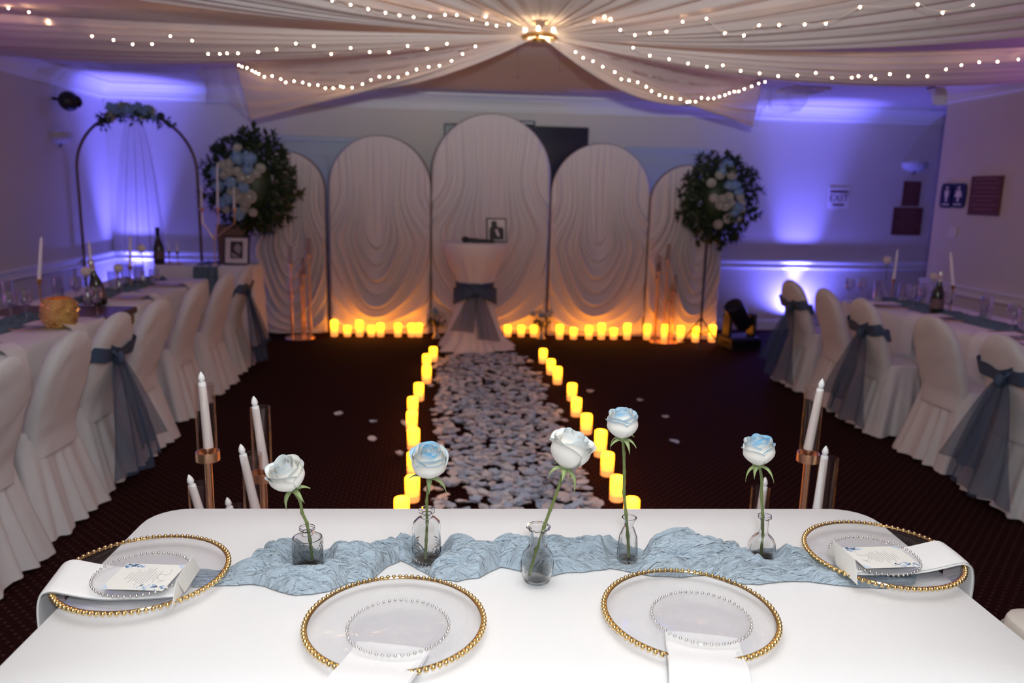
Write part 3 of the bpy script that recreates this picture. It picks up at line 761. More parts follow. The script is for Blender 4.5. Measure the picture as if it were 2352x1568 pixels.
def pxl(L, x0, y0, s): return [(x0+a/s, y0+b/s) for a, b in L]
SA = pxl([(1495,4),(1578,22),(1657,42),(1735,58),(1798,70),(1862,78),(1935,75),(2003,67),(2056,68),(2125,88),(2186,76),(2192,107),(2235,116),(2290,111)], 0, 0, 1.96)
SB = pxl([(38,37),(130,55),(219,96),(414,163),(511,180),(597,200),(685,199),(767,163),(865,183),(937,244),(990,243),(1022,240),(1071,240),(1162,234),(1245,222),(1332,196),(1413,208),(1491,244),(1578,216),(1664,235),(1752,236),(1835,207),(1923,220),(2012,197)], 0, 0, 1.96)
SC = pxl([(1075,294),(1090,300),(1112,306),(1135,318),(1150,325),(1164,332),(1190,346),(1225,342),(1264,356),(1286,371),(1324,365),(1363,371),(1392,381),(1431,383),(1465,397),(1500,397),(1533,389),(1545,392),(1585,395),(1632,379),(1670,360),(1708,345),(1752,347),(1793,348),(1833,331),(1875,313),(1930,301),(1978,296),(2033,274),(2082,243),(2140,209)], 0, 0, 1.96)
SD = pxl([(420,97),(468,72),(496,85),(538,135),(603,158),(670,149),(745,142),(818,98),(925,84),(1007,150),(1093,160),(1161,114),(1252,113),(1367,110),(1462,107),(1615,33),(1875,20),(1987,58),(2123,23)], 1150, 0, 1.957)
SE = pxl([(595,214),(670,251),(757,266),(842,286),(927,300),(998,294),(1079,319),(1164,330),(1247,342),(1334,339),(1416,328),(1490,350),(1578,349),(1608,342),(1665,343),(1684,355),(1750,333),(1832,343),(1918,343),(2002,312),(2071,293),(2151,280),(2234,278),(2327,267)], 1150, 0, 1.957)
SF = pxl([(337,234),(371,260),(415,275),(458,300),(513,324),(542,356),(577,361),(616,370),(654,390),(678,409),(713,427),(740,437),(768,440),(808,445),(838,459),(850,457),(876,457),(903,440),(932,443),(958,442),(983,434),(1008,427),(1028,418),(1050,412),(1070,411),(1095,400),(1128,388),(1160,375),(1188,368)], 1150, 0, 1.957)
bulb_me = MB().ball((0,0,0), .0050, 5, 2).mesh('bulb', M['bulb'])
def string_lights(px, r, label, off=.28):
    t = thing('fairy_light_string', label, 'string lights', HUB, 0, 'warm fairy light strings in the swags')
    P = []
    for (x, y) in px:
        best = min((abs(proj(r(j/80))[0]-x), j) for j in range(1, 81))[1]/80
        p = ony(x, y, r(best).y - off); p.z = min(p.z, HC-.012); P.append(p-HUB)
    for p in P: link('bulb', bulb_me, t, p)
    w_ = []
    for a, b in zip(P, P[1:]): w_ += [a+Vector((0,0,.006)), a.lerp(b, .5)+Vector((0,0,-.004))]
    MB().tube(w_+[P[-1]], .0012, 4).build('wire', M['wire'], t)
string_lights(SA, A1, 'warm fairy lights along the top left swag')
string_lights(SB, B1, 'warm fairy lights along the swag to the left wall')
string_lights(SC, ribC, 'dense warm fairy lights edging the left rear swag', .14)
string_lights(SD, D1, 'warm fairy lights along the top right swag')
string_lights(SE, E1, 'warm fairy lights along the swag to the right wall')
string_lights(SF, ribF, 'dense warm fairy lights edging the right rear swag', .2)

# hub: small gold chandelier ring that gathers the swags
t = thing('ceiling_hub', 'gold ceiling chandelier ring gathering the sheer swags', 'chandelier', (HUB.x, HUB.y, HC))
MB().lathe([(.10,-.105),(.115,-.10),(.115,-.075),(.10,-.07),(.092,-.085),(.10,-.105)], 40).build('ring', M['gold'], t)
MB().lathe([(0,-.001),(.045,-.001),(.05,-.008),(.04,-.02),(.012,-.03),(.010,-.085),(0,-.085)], 24).build('canopy', M['gold'], t)
for i in range(6):
    a = i*PI/3+.3; c, s_ = math.cos(a), math.sin(a)
    ar = MB().tube([(0,0,-.05),(.05*c,.05*s_,-.065),(.10*c,.10*s_,-.08)], .004, 6).build('arm', M['gold'], t)
    MB().ball((.10*c,.10*s_,-.060), .010, 10, 8, 1.3).build('bulb', M['hub_bulb'], ar)
for (px, y0, y1) in ((1190,95,178),(1285,85,162)):
    a, b = ony(px, y0, 5.0), ony(px, y1, 5.0); n = 12; m = MB()
    for i in range(n): m.ball(a.lerp(b, i/(n-1))-Vector((HUB.x,HUB.y,HC)), .0055 if i < n-1 else .010, 6, 5)
    m.build('crystal_strand', M['crystal'], t)
q = onz(1880, 62, 2.50)
t = thing('drape_clip', 'small clear clip holding the top right swag', 'clip', q)
for i in range(4):
    a = i*PI/2+.4; MB().ball((.035*math.cos(a), .03*math.sin(a), .01*math.sin(3*a)), .018, 8, 6, .6).build('petal', M['crystal'], t)

# ---------------------------------------------------------------- aisle petals
rp = random.Random(11)
def petal_mb(rg):
    a, b = .022+.010*rg.random(), .026+.012*rg.random(); cup = .006+.010*rg.random(); tw = rg.uniform(-.5,.5)
    m = MB()
    def fn(u, v):
        x = (u-.5)*2; y = (v-.5)*2; wd = math.sqrt(max(0,1-y*y*.95))
        return (a*x*wd, b*y, .003+cup*(x*x*wd+.7*y*y)*(.8+.4*math.sin(3*x+tw*4)) + .004*math.sin(2.5*y+tw*5))
    m.grid(4, 4, fn); return m
variants = []
for i in range(6):
    variants.append((petal_mb(rp).mesh('petal', M['petal_w'], True, None), petal_mb(rp).mesh('petal', M['petal_b'], True, None)))
pts = []
while len(pts) < 2000:
    y = 3.15+4.1*rp.random(); x = -.07+.92*rp.random()
    lo = -.02+.05*nz(y*2.1,3.); hi = .80+.05*nz(y*1.7,9.)
    if y > 6.6: lo += .1*(y-6.6); hi -= .12*(y-6.6)
    e = min(x-lo, hi-x)
    if e < 0 and rp.random() > .12: continue
    if nz(x*4, y*3, 5) < -.42 and rp.random() < .5: continue
    pts.append((x, y, .004*rp.random()))
for (px, py) in [(857,972),(855,1012),(778,955),(918,1048),(1355,903),(1470,922),(1295,968),(930,975),(1375,1160),(1345,1145),(990,890),(1110,860),(1548,1018),(1528,960)]:
    p = onz(px, py, 0); pts.append((p.x, p.y, 0))
pts.sort(key=lambda p: p[1])
# the largest in view: nearest first (closer than the table hides them)
vis = [p for p in pts if p[1] > 3.35]; hid = [p for p in pts if p[1] <= 3.35]
near, far = vis[:300], vis[300:]+hid
for (x, y, z) in near:
    me = variants[rp.randrange(6)][1 if rp.random() < .42 else 0]
    o = link('rose_petal', me, None, (x, y, z), (rp.uniform(-.25,.25), rp.uniform(-.25,.25), rp.random()*6.28), rp.uniform(.85,1.25))
    o.location.z += .006
    tag(o, 'loose white or pale blue rose petal strewn on the aisle carpet', 'petal', 'rose petals strewn along the aisle')
m = MB()
for (x, y, z) in far:
    m.mi = 1 if rp.random() < .42 else 0; st = len(m.v)
    q = petal_mb(rp); m.add(q.v, q.f)
    m.xf(Matrix.Translation((x, y, z+.006)) @ Matrix.Rotation(rp.random()*6.28,4,'Z') @ Matrix.Rotation(rp.uniform(-.25,.25),4,'X'), st)
o = m.build('scattered_petals', [M['petal_w'], M['petal_b']], None, True, None)
tag(o, 'carpet of white and blue petals down the far aisle', 'petals', None, 'stuff')

# ---------------------------------------------------------------- covered banquet chairs
def rrect(hx, hy, rad, n=8):
    pts = []
    for (sx, sy, a0) in ((1,1,0),(-1,1,90),(-1,-1,180),(1,-1,270)):
        for i in range(n):
            a = R(a0+90*i/(n-1)); pts.append((sx*(hx-rad)+rad*math.cos(a), sy*(hy-rad)+rad*math.sin(a)))
    return pts
def resample(pts, n):
    P = pts+[pts[0]]; L = [0]
    for a, b in zip(P, P[1:]): L.append(L[-1]+math.hypot(b[0]-a[0], b[1]-a[1]))
    out = []; j = 0
    for i in range(n):
        d = L[-1]*i/n
        while L[j+1] < d: j += 1
        f_ = (d-L[j])/max(1e-9, L[j+1]-L[j]); out.append((P[j][0]+(P[j+1][0]-P[j][0])*f_, P[j][1]+(P[j+1][1]-P[j][1])*f_))
    return out
def chair_parts(seed):
    ZT = .90
    def back(u, v):
        z = .36+(ZT-.36)*(1-(1-v)**1.5); q = (z-.40)/(ZT-.40)
        hw = .178+.010*math.sin(PI*min(1,max(0,q)))
        if z > .68: hw *= math.sqrt(max(0, 1-((z-.68)/(ZT-.68))**2.4)) if z < ZT-1e-5 else 0
        th = .055-.012*q
        if z > .80: th *= math.sqrt(max(0.02, 1-((z-.80)/(ZT-.80))**2))
        yc = -.205-.15*max(0, (z-.45))/.45
        a = 2*PI*u; c, s_ = math.cos(a), math.sin(a)
        x = hw*math.copysign(abs(c)**.6, c); y = th*math.copysign(abs(s_)**.7, s_)
        wr = .009*nz(x*7+seed, z*13-x*12, seed)+.004*nz(x*18, z*34-x*25, seed)
        return (x, yc+y+wr, z)
    b = MB(); b.grid(40, 30, back, True)
    st = MB(); P = resample(rrect(.208,.225,.06), 64)
    def seat(u, v):
        i = int(round(u*64)) % 64; x, y = P[i]
        if v < .5: k = v*2; return (x*k*.97, y*k*.97, .475+.012*(1-k*k))
        k = (v-.5)*2; return (x*(.97+.03*math.sin(PI*k/2)), y*(.97+.03*math.sin(PI*k/2)), .475-.06*k*k-.015*k)
    st.grid(64, 14, seat, True)
    sk = MB(); NP = 144; P2 = resample(rrect(.208,.225,.05), NP)
    ph = [random.uniform(0,6) for _ in range(3)]
    def skirt(u, v):
        i = int(round(u*NP)) % NP; x, y = P2[i]; L = math.hypot(x, y); nx, ny = x/L, y/L
        corner = (abs(x)*abs(y))/(.2*.2)
        fl = (.022+.022*corner+(.05 if y < -.15 else .03*smooth01(.1,-.15,y)))*v**1.1
        pl = (.018*math.sin(u*2*PI*17+ph[0]+1.5*math.sin(u*2*PI*3+ph[1])) + .010*math.sin(u*2*PI*29+ph[2]))*v**.8
        return (x+nx*(fl+pl), y+ny*(fl+pl)-(.03*v if y < -.1 else 0), .445-(.445-.018)*v + .006*math.sin(u*2*PI*5+ph[1])*v)
    sk.grid(NP, 12, skirt, True)
    lg = MB().tube([(0,0,0),(0,0,.40)], [.014,.011], 8)
    return (b.mesh('back_cover', M['chair_cover']), st.mesh('seat_cover', M['chair_cover'], True, None), sk.mesh('skirt', M['chair_cover'], True, None), lg.mesh('leg', M['black']))
def sash_parts(side):
    bd = MB(); P = resample(rrect(.197,.060,.05), 48)
    def band(u, v):
        i = int(round(u*48)) % 48; x, y = P[i]; z = .645+.075*v+.05*abs(x)/.197*(-1 if y < 0 else .3)*-1*.6
        return (x, y-.205-.15*(z-.45)/.45, z+.004*math.sin(u*40))
    bd.grid(48, 5, band, True)
    kn = MB().ball((.02*side,-.345,.665), .032, 12, 8, 1.2)
    tl_ = MB()
    def tail_(u, v):
        wd = .045+.215*v**.75; x = .02*side+.05*side*v+(u-.5)*2*wd
        return (x, -.338-.085*v-.022*math.sin(u*19+3*v)*v**.5-.05*math.sin(PI*u)*v, .665-.555*v-.06*v*abs(u-.5)+.02*math.sin(u*9)*v)
    tl_.grid(40, 18, tail_)
    t2 = MB()
    def tail2(u, v):
        wd = .035+.12*v**.75; x = .02*side-.06*side*v+(u-.5)*2*wd
        return (x, -.352-.11*v-.018*math.sin(u*13+1)*v**.5, .66-.45*v)
    t2.grid(24, 14, tail2)
    er = MB()
    def ear(u, v):
        return (.02*side+side*(.02+.06*v), -.345-.02*math.sin(PI*v)-.01*math.sin(u*7), .665+.07*v+(u-.5)*.07*(1-.5*v))
    er.grid(8, 8, ear)
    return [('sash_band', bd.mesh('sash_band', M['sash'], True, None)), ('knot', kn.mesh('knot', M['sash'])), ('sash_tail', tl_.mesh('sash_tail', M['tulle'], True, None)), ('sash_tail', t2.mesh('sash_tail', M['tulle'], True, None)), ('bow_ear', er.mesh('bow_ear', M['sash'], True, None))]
CP = [chair_parts(1.3), chair_parts(4.1), chair_parts(8.8)]
SP = {1: sash_parts(1), -1: sash_parts(-1)}
def chair(x, y, rz, label, group, var=0, sash=0, mat=None):
    t = thing('covered_chair', label, 'chair', (x, y, 0), rz, group)
    b, s_, k_, l_ = CP[var % 3]
    for nm, me in (('back_cover', b), ('seat_cover', s_), ('skirt', k_)):
        o = link(nm, me, t)
        if mat:
            o.data = me.copy(); o.data.materials[0] = mat
    for sx in (-1, 1):
        for sy in (-1, 1): link('leg', l_, t, (sx*.19, sy*.19, 0))
    if sash:
        for nm, me in SP[sash]: link(nm, me, t)
    return t
LCH = [(2.42,0,'white covered chair in left row, nearest the camera, only its skirt showing'),(2.98,0,'white covered chair in left row with its back cut by the picture edge'),(3.54,0,'white covered chair with wrinkled back just before the left blue sash'),(4.06,1,'white covered chair with a blue sash beside the golden wood panel'),(4.56,0,'white covered chair just beyond the golden wood panel at left'),(5.33,0,'white covered chair in left row, third from its far end'),(5.98,0,'white covered chair in left row, next to the farthest'),(6.66,1,'white covered chair with a blue sash at far end of left row')]
for i, (y, sa, lb) in enumerate(LCH):
    chair(-1.97+random.uniform(-.02,.02), y, R(90+random.uniform(-4,4)), lb, 'covered chairs on the left', i, -1 if sa else 0)
RCH = [(6.05,1,'white covered chair with a blue sash at far end of right row'),(5.45,0,'white covered chair between the two far sashed chairs at right'),(4.90,1,'white covered chair with a blue sash in the middle of right row'),(4.20,0,'plain white covered chair between the two near sashed chairs at right'),(3.55,1,'white covered chair with a blue sash nearest the camera at right')]
for i, (y, sa, lb) in enumerate(RCH):
    chair(3.17+random.uniform(-.02,.02), y, R(-90+random.uniform(-4,4)), lb, 'covered chairs on the right', i+1, 1 if sa else 0)
chair(-3.10, 5.45, R(-90), 'covered chair on wall side of left table, farther one', 'covered chairs along the left wall', 1)
chair(-3.10, 4.75, R(-92), 'covered chair on wall side of left table, nearer one', 'covered chairs along the left wall', 2)
chair(1.70, 1.56, R(88), 'cream covered chair at the right end of the head table', 'chair at the head table end', 0, 0, M['cream_cover'])
# ---------------------------------------------------------------- tables with cloths
def table_cloth(label, cat_name, center, rz, L, W, h, rad, mat, drop=.02, flare=.03, wave=.012, seed=0., group=None):
    hx, hy = L/2, W/2; N = 220; P = resample(rrect(hx, hy, rad, 12), N)
    m = MB(); rows = []
    prof = [(0.0,0),(.5,0),(.97,0),(.995,-.0012),(1.0,-.006)]
    def fn(u, v):
        i = int(round(u*N)) % N; x, y = P[i]; a = math.atan2(y, x)
        if v <= .25:
            k_ = v/.25; s_ = [0,.35,.7,.97,1.][int(round(k_*4))]; dz = [0,0,0,-.0004,-.004][int(round(k_*4))]
            return (x*s_ if s_ < .97 else x-(1-s_)*.15*math.copysign(1,x)*min(1,abs(x)/hx), y*s_ if s_ < .97 else y-(1-s_)*.15*math.copysign(1,y)*min(1,abs(y)/hy), h+dz)
        q = (v-.25)/.75; Ln = math.hypot(x/hx, y/hy); nx, ny = (x/hx)**7 if True else 0, (y/hy)**7
        n_ = math.hypot(nx, ny) or 1; nx, ny = nx/n_, ny/n_
        wv = wave*(math.sin(u*2*PI*19+seed)+.6*math.sin(u*2*PI*31+2*seed))*q
        o_ = .004+flare*q+wv
        return (x+nx*o_, y+ny*o_, h-.006-(h-.006-drop)*q)
    m.grid(N, 16, fn, True)
    o = m.build('tablecloth', mat, None, True, 60); o.location = (center[0], center[1], 0); o.rotation_euler = (0,0,rz)
    return tag(o, label, 'tablecloth', group)
def folding_table(label, center, rz, L, W, h, mat='wood'):
    t = thing('banquet_table', label, 'table', (center[0], center[1], 0), rz)
    MB().box(-L/2,L/2,-W/2,W/2,h-.03,h,.006).build('table_top', M[mat], t, False)
    for sx in (-1,1):
        for sy in (-1,1): MB().tube([(sx*(L/2-.12),sy*(W/2-.1),0),(sx*(L/2-.14),sy*(W/2-.1),h-.03)], .014, 8).build('leg', M['black'], t)
TZ = .75
# left long table: two clothed lengths with a bare wooden one between
for (y0, y1, lb) in ((2.35, 4.80, 'nearer'), (5.28, 6.88, 'farther')):
    folding_table('%s folding table of the left row under white cloth' % lb, (-2.39, (y0+y1)/2), R(90), y1-y0-.02, .74, TZ-.006)
    table_cloth('white cloth on the %s length of the left table row' % lb, 'tablecloth', (-2.39, (y0+y1)/2), R(90), y1-y0, .76, TZ, .03, M['cloth'], .40, .02, .010, y0)
t = thing('wooden_table', 'bare dark wooden table between two white cloths at left', 'table', (-2.39, 5.04, 0), R(90))
MB().box(-.235,.235,-.38,.38,TZ-.045,TZ-.004,.006).build('table_top', M['wood'], t, False)
for sy in (-1, 1):
    MB().box(-.10,.10,sy*.35-.02,sy*.35+.02,.0,TZ-.045,.006).build('leg_panel', M['wood_gold'], t, False)
MB().box(-.225,.225,-.36,.36,TZ-.12,TZ-.045,.006).build('apron', M['wood_gold'], t, False)
RY0, RY1 = 2.6, 5.93
folding_table('folding table of the right row under white cloth', (3.60, (RY0+RY1)/2), R(90), RY1-RY0-.02, .74, TZ-.006)
table_cloth('white cloth on the long right table', 'tablecloth', (3.60, (RY0+RY1)/2), R(90), RY1-RY0, .76, TZ, .03, M['cloth'], .40, .02, .010, 2.)
def long_runner(x, y0, y1, label, seed):
    m = MB()
    def fn(u, v):
        y = y0+(y1-y0)*u; c = .05*nz(y*1.3, seed); hw = .10+.03*nz(y*2.2, seed, 4); q = (v-.5)*2
        r = 1-abs(nz(y*5+q*2, q*3, seed)); r2 = 1-abs(nz(y*11, q*6, seed+3))
        return (x+c+q*hw, y, TZ+.003+(1-q**4)*(.004+.028*r**3+.010*r2**2))
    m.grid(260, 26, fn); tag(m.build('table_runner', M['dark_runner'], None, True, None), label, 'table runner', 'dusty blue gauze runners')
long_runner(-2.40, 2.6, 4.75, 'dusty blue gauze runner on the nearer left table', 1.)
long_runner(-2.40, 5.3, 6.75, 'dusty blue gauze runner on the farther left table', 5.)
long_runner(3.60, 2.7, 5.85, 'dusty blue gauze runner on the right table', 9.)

# ---------------------------------------------------------------- tableware prototypes for the long tables
def goblet(loc, label, s=1.):
    t = thing('wine_glass', label, 'glass', loc, 0, 'wine glasses on the side tables')
    if 'gob' not in MC:
        MC['gob'] = (MB().lathe([(.006,.085),(.020,.092),(.034,.115),(.037,.14),(.033,.185),(.0315,.185),(.035,.14),(.032,.117),(.018,.095),(0,.090)], 24).mesh('bowl', M['goblet_glass']),
                     MB().lathe([(0,0),(.034,0),(.034,.002),(.010,.008),(.0045,.015),(.004,.06),(.0055,.087),(0,.088)], 20).mesh('stem', M['goblet_glass']))
    link('bowl', MC['gob'][0], t); link('stem', MC['gob'][1], t); t.scale = (s,)*3
def tumbler(loc, label, s=1.):
    t = thing('glass_cylinder', label, 'glass', loc, 0, 'glass cylinders on the side tables')
    if 'tum' not in MC:
        MC['tum'] = (MB().lathe([(0,0),(.033,0),(.034,.003),(.035,.15),(.034,.151),(.033,.15),(.032,.006),(0,.005)], 26).mesh('wall', M['goblet_glass']),
                     MB().lathe([(0,.006),(.0315,.006),(.0315,.045),(.02,.05),(0,.048)], 20).mesh('candle', M['card']))
    link('wall', MC['tum'][0], t); link('candle', MC['tum'][1], t); t.scale = (s,)*3
MC = {}
def brass_stick(loc, H, label):
    t = thing('candlestick', label, 'candlestick', loc, 0, 'slim brass candlesticks')
    MB().lathe([(0,0),(.042,0),(.043,.004),(.03,.008),(.008,.014),(.005,.03),(.0045,H-.04),(.007,H-.035),(.005,H-.03)], 20).build('stem', M['brass'], t)
    MB().lathe([(.004,H-.032),(.012,H-.026),(.014,H-.012),(.017,H-.002),(.017,H),(.012,H),(.010,H-.012),(0,H-.014)], 18).build('cup', M['brass'], t)
def bottle(loc, label, rz=0., foil='foil', H=.30, lean=None):
    t = thing('champagne_bottle', label, 'bottle', loc, rz, 'dark champagne bottles')
    s_ = H/.30
    MB().lathe([(0,.004),(.036,0),(.042,.006),(.043,.02),(.043,.12),(.040,.145),(.028,.18),(.018,.21),(.0155,.235)], 28).build('body', M['bottle'], t)
    MB().lathe([(.0165,.205),(.016,.24),(.0165,.262),(.0185,.266),(.0185,.280),(.017,.285),(.017,.297),(.010,.302),(0,.303)], 20).build('foil_neck', M[foil], t)
    MB().lathe([(.0436,.045),(.0438,.05),(.0438,.105),(.0436,.11)], 28).build('label', M['bottle_label'], t)
    t.scale = (s_,)*3
    if lean: t.rotation_euler = lean
def little_rose(loc, H, label, vase=True):
    t = thing('bud_vase', label, 'vase', loc, 0, 'bud vases on the side tables')
    MB().lathe([(0,.002),(.022,0),(.028,.02),(.028,.05),(.014,.085),(.012,.10),(.016,.11),(.014,.11),(.010,.10),(.012,.085),(.025,.05),(.024,.01),(0,.008)], 20).build('glass_body', M['goblet_glass'], t)
    r_ = thing('cut_rose', label.replace('bud vase', 'cream rose').replace('holding a cream rose', 'standing in its bud vase'), 'rose', Vector(loc), 0, 'single roses on the side tables')
    MB().tube([(0,0,.01),(.004,0,H*.5),(0,0,H-.05)], .003, 6).build('stem', M['stem'], r_)
    MB().ball((0,0,H-.025), .032, 14, 10, 1.05, lambda r, z, th: r*(1+.08*math.sin(5*th+z*60))).build('bloom', M['flower_white'], r_)
    for i in range(3):
        a = i*2.1; MB().tube([(0,0,H-.055),(.02*math.cos(a),.02*math.sin(a),H-.062),(.036*math.cos(a),.036*math.sin(a),H-.075)], [.004,.006,.001], 5, True, .3).build('sepal', M['sepal'], r_)
def tz(px, py, z=TZ+.004): return onz(px, py, z)
WALLN = ['beside the nearest gold rimmed plate','left of the gold mosaic votive','behind the gold mosaic votive','behind the first taper','near the first champagne bottle','past the first champagne bottle','near the middle of the far cloth','at the far end of the left table']
LG = [(28,742),(62,738),(178,700),(224,728),(318,668),(357,676)]
LT = [(135,690),(262,672),(290,650),(322,652),(18,700)]
for i, (x, y) in enumerate(LG):
    p = tz(x, y); goblet(p, 'wine glass on the left table, %s counting from the camera' % ORD[i])
for i, (x, y) in enumerate(LT):
    p = tz(x, y); tumbler(p, 'straight clear glass on the left table, %s in the list nearest first' % ORD[i] if False else ['straight clear glass behind the gold mosaic votive at left','straight clear glass left of the thin taper at left','straight clear glass directly below the thin taper at left','straight clear glass below the lone rose at left','straight clear glass at the very left picture edge'][i], 1.05)
def stick_taper(px, cup_y, base_y, tipx, tipy, lab_s, lab_t, zb=TZ+.004):
    p = tz(px, base_y, zb); c = ony(px, cup_y, p.y); H = max(.08, c.z-p.z)
    brass_stick(p, H, lab_s)
    tip = ony(tipx, tipy, p.y); taper((p.x, p.y, p.z+H-.012), tip, lab_t, 'tapers in slim brass candlesticks', .010)
stick_taper(97, 640, 722, 95, 543, 'slim brass candlestick beside the gold mosaic votive', 'tall white taper above the gold mosaic votive')
stick_taper(216, 636, 690, 204, 552, 'slim brass candlestick beside the first champagne bottle', 'white taper leaning left beside the first champagne bottle')
stick_taper(302, 610, 662, 299, 542, 'slim brass candlestick in the middle of the far left cloth', 'thin white taper standing left of the lone rose')
stick_taper(2047, 640, 690, 2062, 571, 'slim brass candlestick at far end of the right table', 'white taper leaning right on the right table')
stick_taper(2181, 655, 722, 2183, 577, 'slim brass candlestick behind the right table bottle', 'upright white taper on the right table')
p = tz(232, 700); bottle(p, 'dark bottle with silver foil neck on the nearer left table', R(20), 'foil', .30, (R(4), R(-7), 0))
p = tz(2149, 722); bottle(p, 'dark bottle with pale foil neck on the right table', R(10), 'foil', .31)
for (px, by, hy, lb) in ((203, 702, 615, 'bud vase holding a cream rose beside the silver-necked bottle at left'), (330, 655, 563, 'bud vase holding a cream rose before the far champagne bottle'), (275, 672, 608, 'bud vase holding a cream rose left of the thin taper'), (2028, 690, 590, 'bud vase holding a cream rose at far end of right table'), (2138, 700, 627, 'bud vase holding a cream rose left of the right bottle')):
    p = tz(px, by); little_rose(p, max(.12, ony(px, hy, p.y).z-p.z), lb)
RG = [(1978,690),(1948,693),(2175,728),(2095,712),(2322,765),(2345,790)]
RL = ['wine glass on the right table nearest the blue-lit wall beam','wine glass at the far left corner of the right table','wine glass under the upright taper on the right table','wine glass before the dark bottle on the right table','wine glass near the right picture edge, left of two','wine glass near the right picture edge, right of two']
for (x, y), lb in zip(RG, RL): goblet(tz(x, y), lb)
for (x, y), lb in zip([(2072,698),(2120,700),(2016,693),(2262,735)], ['straight clear glass left of the dark bottle at right','straight clear glass touching the cream rose at right','straight clear glass beside the leaning taper at right','straight clear glass with cream candle by the right chairs']): tumbler(tz(x, y), lb, 1.1)

# gold mosaic votive
p = tz(139, 752)
t = thing('mosaic_votive', 'glittering gold mosaic votive bowl on the left table', 'candle holder', p)
PR = [(0,0),(.055,.001),(.075,.02),(.092,.06),(.095,.10),(.085,.14),(.066,.165),(.061,.163),(.080,.14),(.089,.10),(.086,.06),(.07,.024),(0,.006)]
MB().lathe(PR, 30).build('bowl', M['glitter'], t)
rt_ = random.Random(5); tile = MB()
tm = MB().box(-.0062,.0062,-.0015,.0015,-.0062,.0062,.001).mesh('tile', M['tile'], False)
for i in range(170):
    k_ = rt_.uniform(1.2, 5.8); j = int(k_); f_ = k_-j; r = PR[j][0]*(1-f_)+PR[j+1][0]*f_; z = PR[j][1]*(1-f_)+PR[j+1][1]*f_; a = rt_.random()*2*PI
    if i < 120: link('tile', tm, t, ((r+.002)*math.cos(a), (r+.002)*math.sin(a), z), (rt_.uniform(-.6,.6)+(.3 if z < .07 else -.3), rt_.uniform(-.2,.2), a+PI/2+rt_.uniform(-.5,.5)))
MB().lathe([(0,.008),(.02,.008),(.02,.03),(0,.032)], 14).build('tealight', M['candle'], t)

# napkins hanging off the side tables, plates
def side_setting(x, y, side, label):
    t = thing('charger_plate', 'gold rimmed glass charger plate '+label, 'plate', (x, y, TZ+.002), 0, 'gold rimmed chargers on the side tables')
    MB().lathe([(0,.001),(.10,.0),(.12,.006),(.155,.014),(.155,.017),(.12,.009),(.10,.004),(0,.004)], 36).build('dish', M['plate_glass'], t)
    MB().lathe([(.154,.012),(.160,.013),(.162,.016),(.160,.019),(.154,.018)], 48).build('rim', M['bead_gold'], t)
    n = thing('folded_napkin', 'long white folded napkin hanging from the setting '+label, 'napkin', (x, y, TZ), 0, 'napkins hanging off the side tables')
    m = MB(); W2 = .07; ex = side
    path = [(-.05,.026),(.10,.026),(.165,.030),(.20,.010),(.222,-.02),(.228,-.10),(.232,-.24)]
    V = []
    m.grid(6, len(path)-1, lambda u, v: (side*path[int(round(v*(len(path)-1)))][0], (u-.5)*2*W2, path[int(round(v*(len(path)-1)))][1]))
    m.grid(6, len(path)-1, lambda u, v: (side*(path[int(round(v*(len(path)-1)))][0]+.004), (u-.5)*2*W2, path[int(round(v*(len(path)-1)))][1]+.004))
    m.build('fold', M['napkin'], n)
SETS = [(-2.21,3.20,1,'nearest on the left table'),(-2.21,3.75,1,'second on the left table'),(-2.21,4.40,1,'beside the bare wood at left'),(-2.21,5.62,1,'near end of the far left cloth'),(-2.21,6.35,1,'far end of the far left cloth'),
        (3.42,5.55,-1,'farthest on the right table'),(3.42,4.95,-1,'second farthest on the right table'),(3.42,4.25,-1,'in the middle of the right table'),(3.42,3.55,-1,'nearest on the right table')]
for s_ in SETS: side_setting(*s_)

# ---------------------------------------------------------------- sweetheart corner: table, arch, frames, bottle
SY, SZ = 7.52, .80
xa, xb = ony(352, 615, SY).x, ony(580, 610, SY).x
folding_table('small table under the bronze arch, cloth covered', ((xa+xb)/2, SY+.21), 0, xb-xa-.03, .40, SZ-.006)
table_cloth('white cloth on the small table under the bronze arch', 'tablecloth', ((xa+xb)/2, SY+.21), 0, xb-xa, .42, SZ, .02, M['cloth'], .03, .02, .008, 1.)
q0, q1 = ony(446, 610, SY).x, ony(502, 610, SY).x
m = MB()
def fn(u, v):
    x = q0+(q1-q0)*u
    if v < .4: k_ = v/.4; return (x+.01*math.sin(v*20), SY+.40-.385*k_, SZ+.006+.004*math.sin(u*18+v*9))
    k_ = (v-.4)/.6; return (x+.03*(u-.5)*k_, SY-.030-.02*k_-.008*math.sin(u*21+k_*3), SZ+.004-.66*k_)
m.grid(20, 24, fn); tag(m.build('table_runner', M['dark_runner'], None, True, None), 'dark blue runner falling over the front of the arch table', 'table runner')
p = ony(367, 616, SY+.08); bottle((p.x, SY+.08, SZ+.002), 'tall black champagne bottle standing before the arch', 0., 'black', .345)
p = ony(537, 600, SY+.06); photo_frame((p.x+.012, SY+.10, SZ+.002), .25, .275, .016, 'black framed couple photo beneath the left flower ball', 0, R(-6), 10)
# riser for the flower ball
p0, p1 = ony(503, 560, 7.80).x, ony(566, 560, 7.80).x
t = thing('wooden_riser', 'plain brown riser box behind the framed couple photo', 'riser', ((p0+p1)/2, 7.84, SZ+.001))
hw = (p1-p0)/2
MB().box(-hw,hw,-.09,.09,0,.36,.006).build('body', M['brown_box'], t, False)
MB().box(-hw-.01,hw+.01,-.10,.10,.36,.375,.004).build('lid', M['brown_box'], t, False)
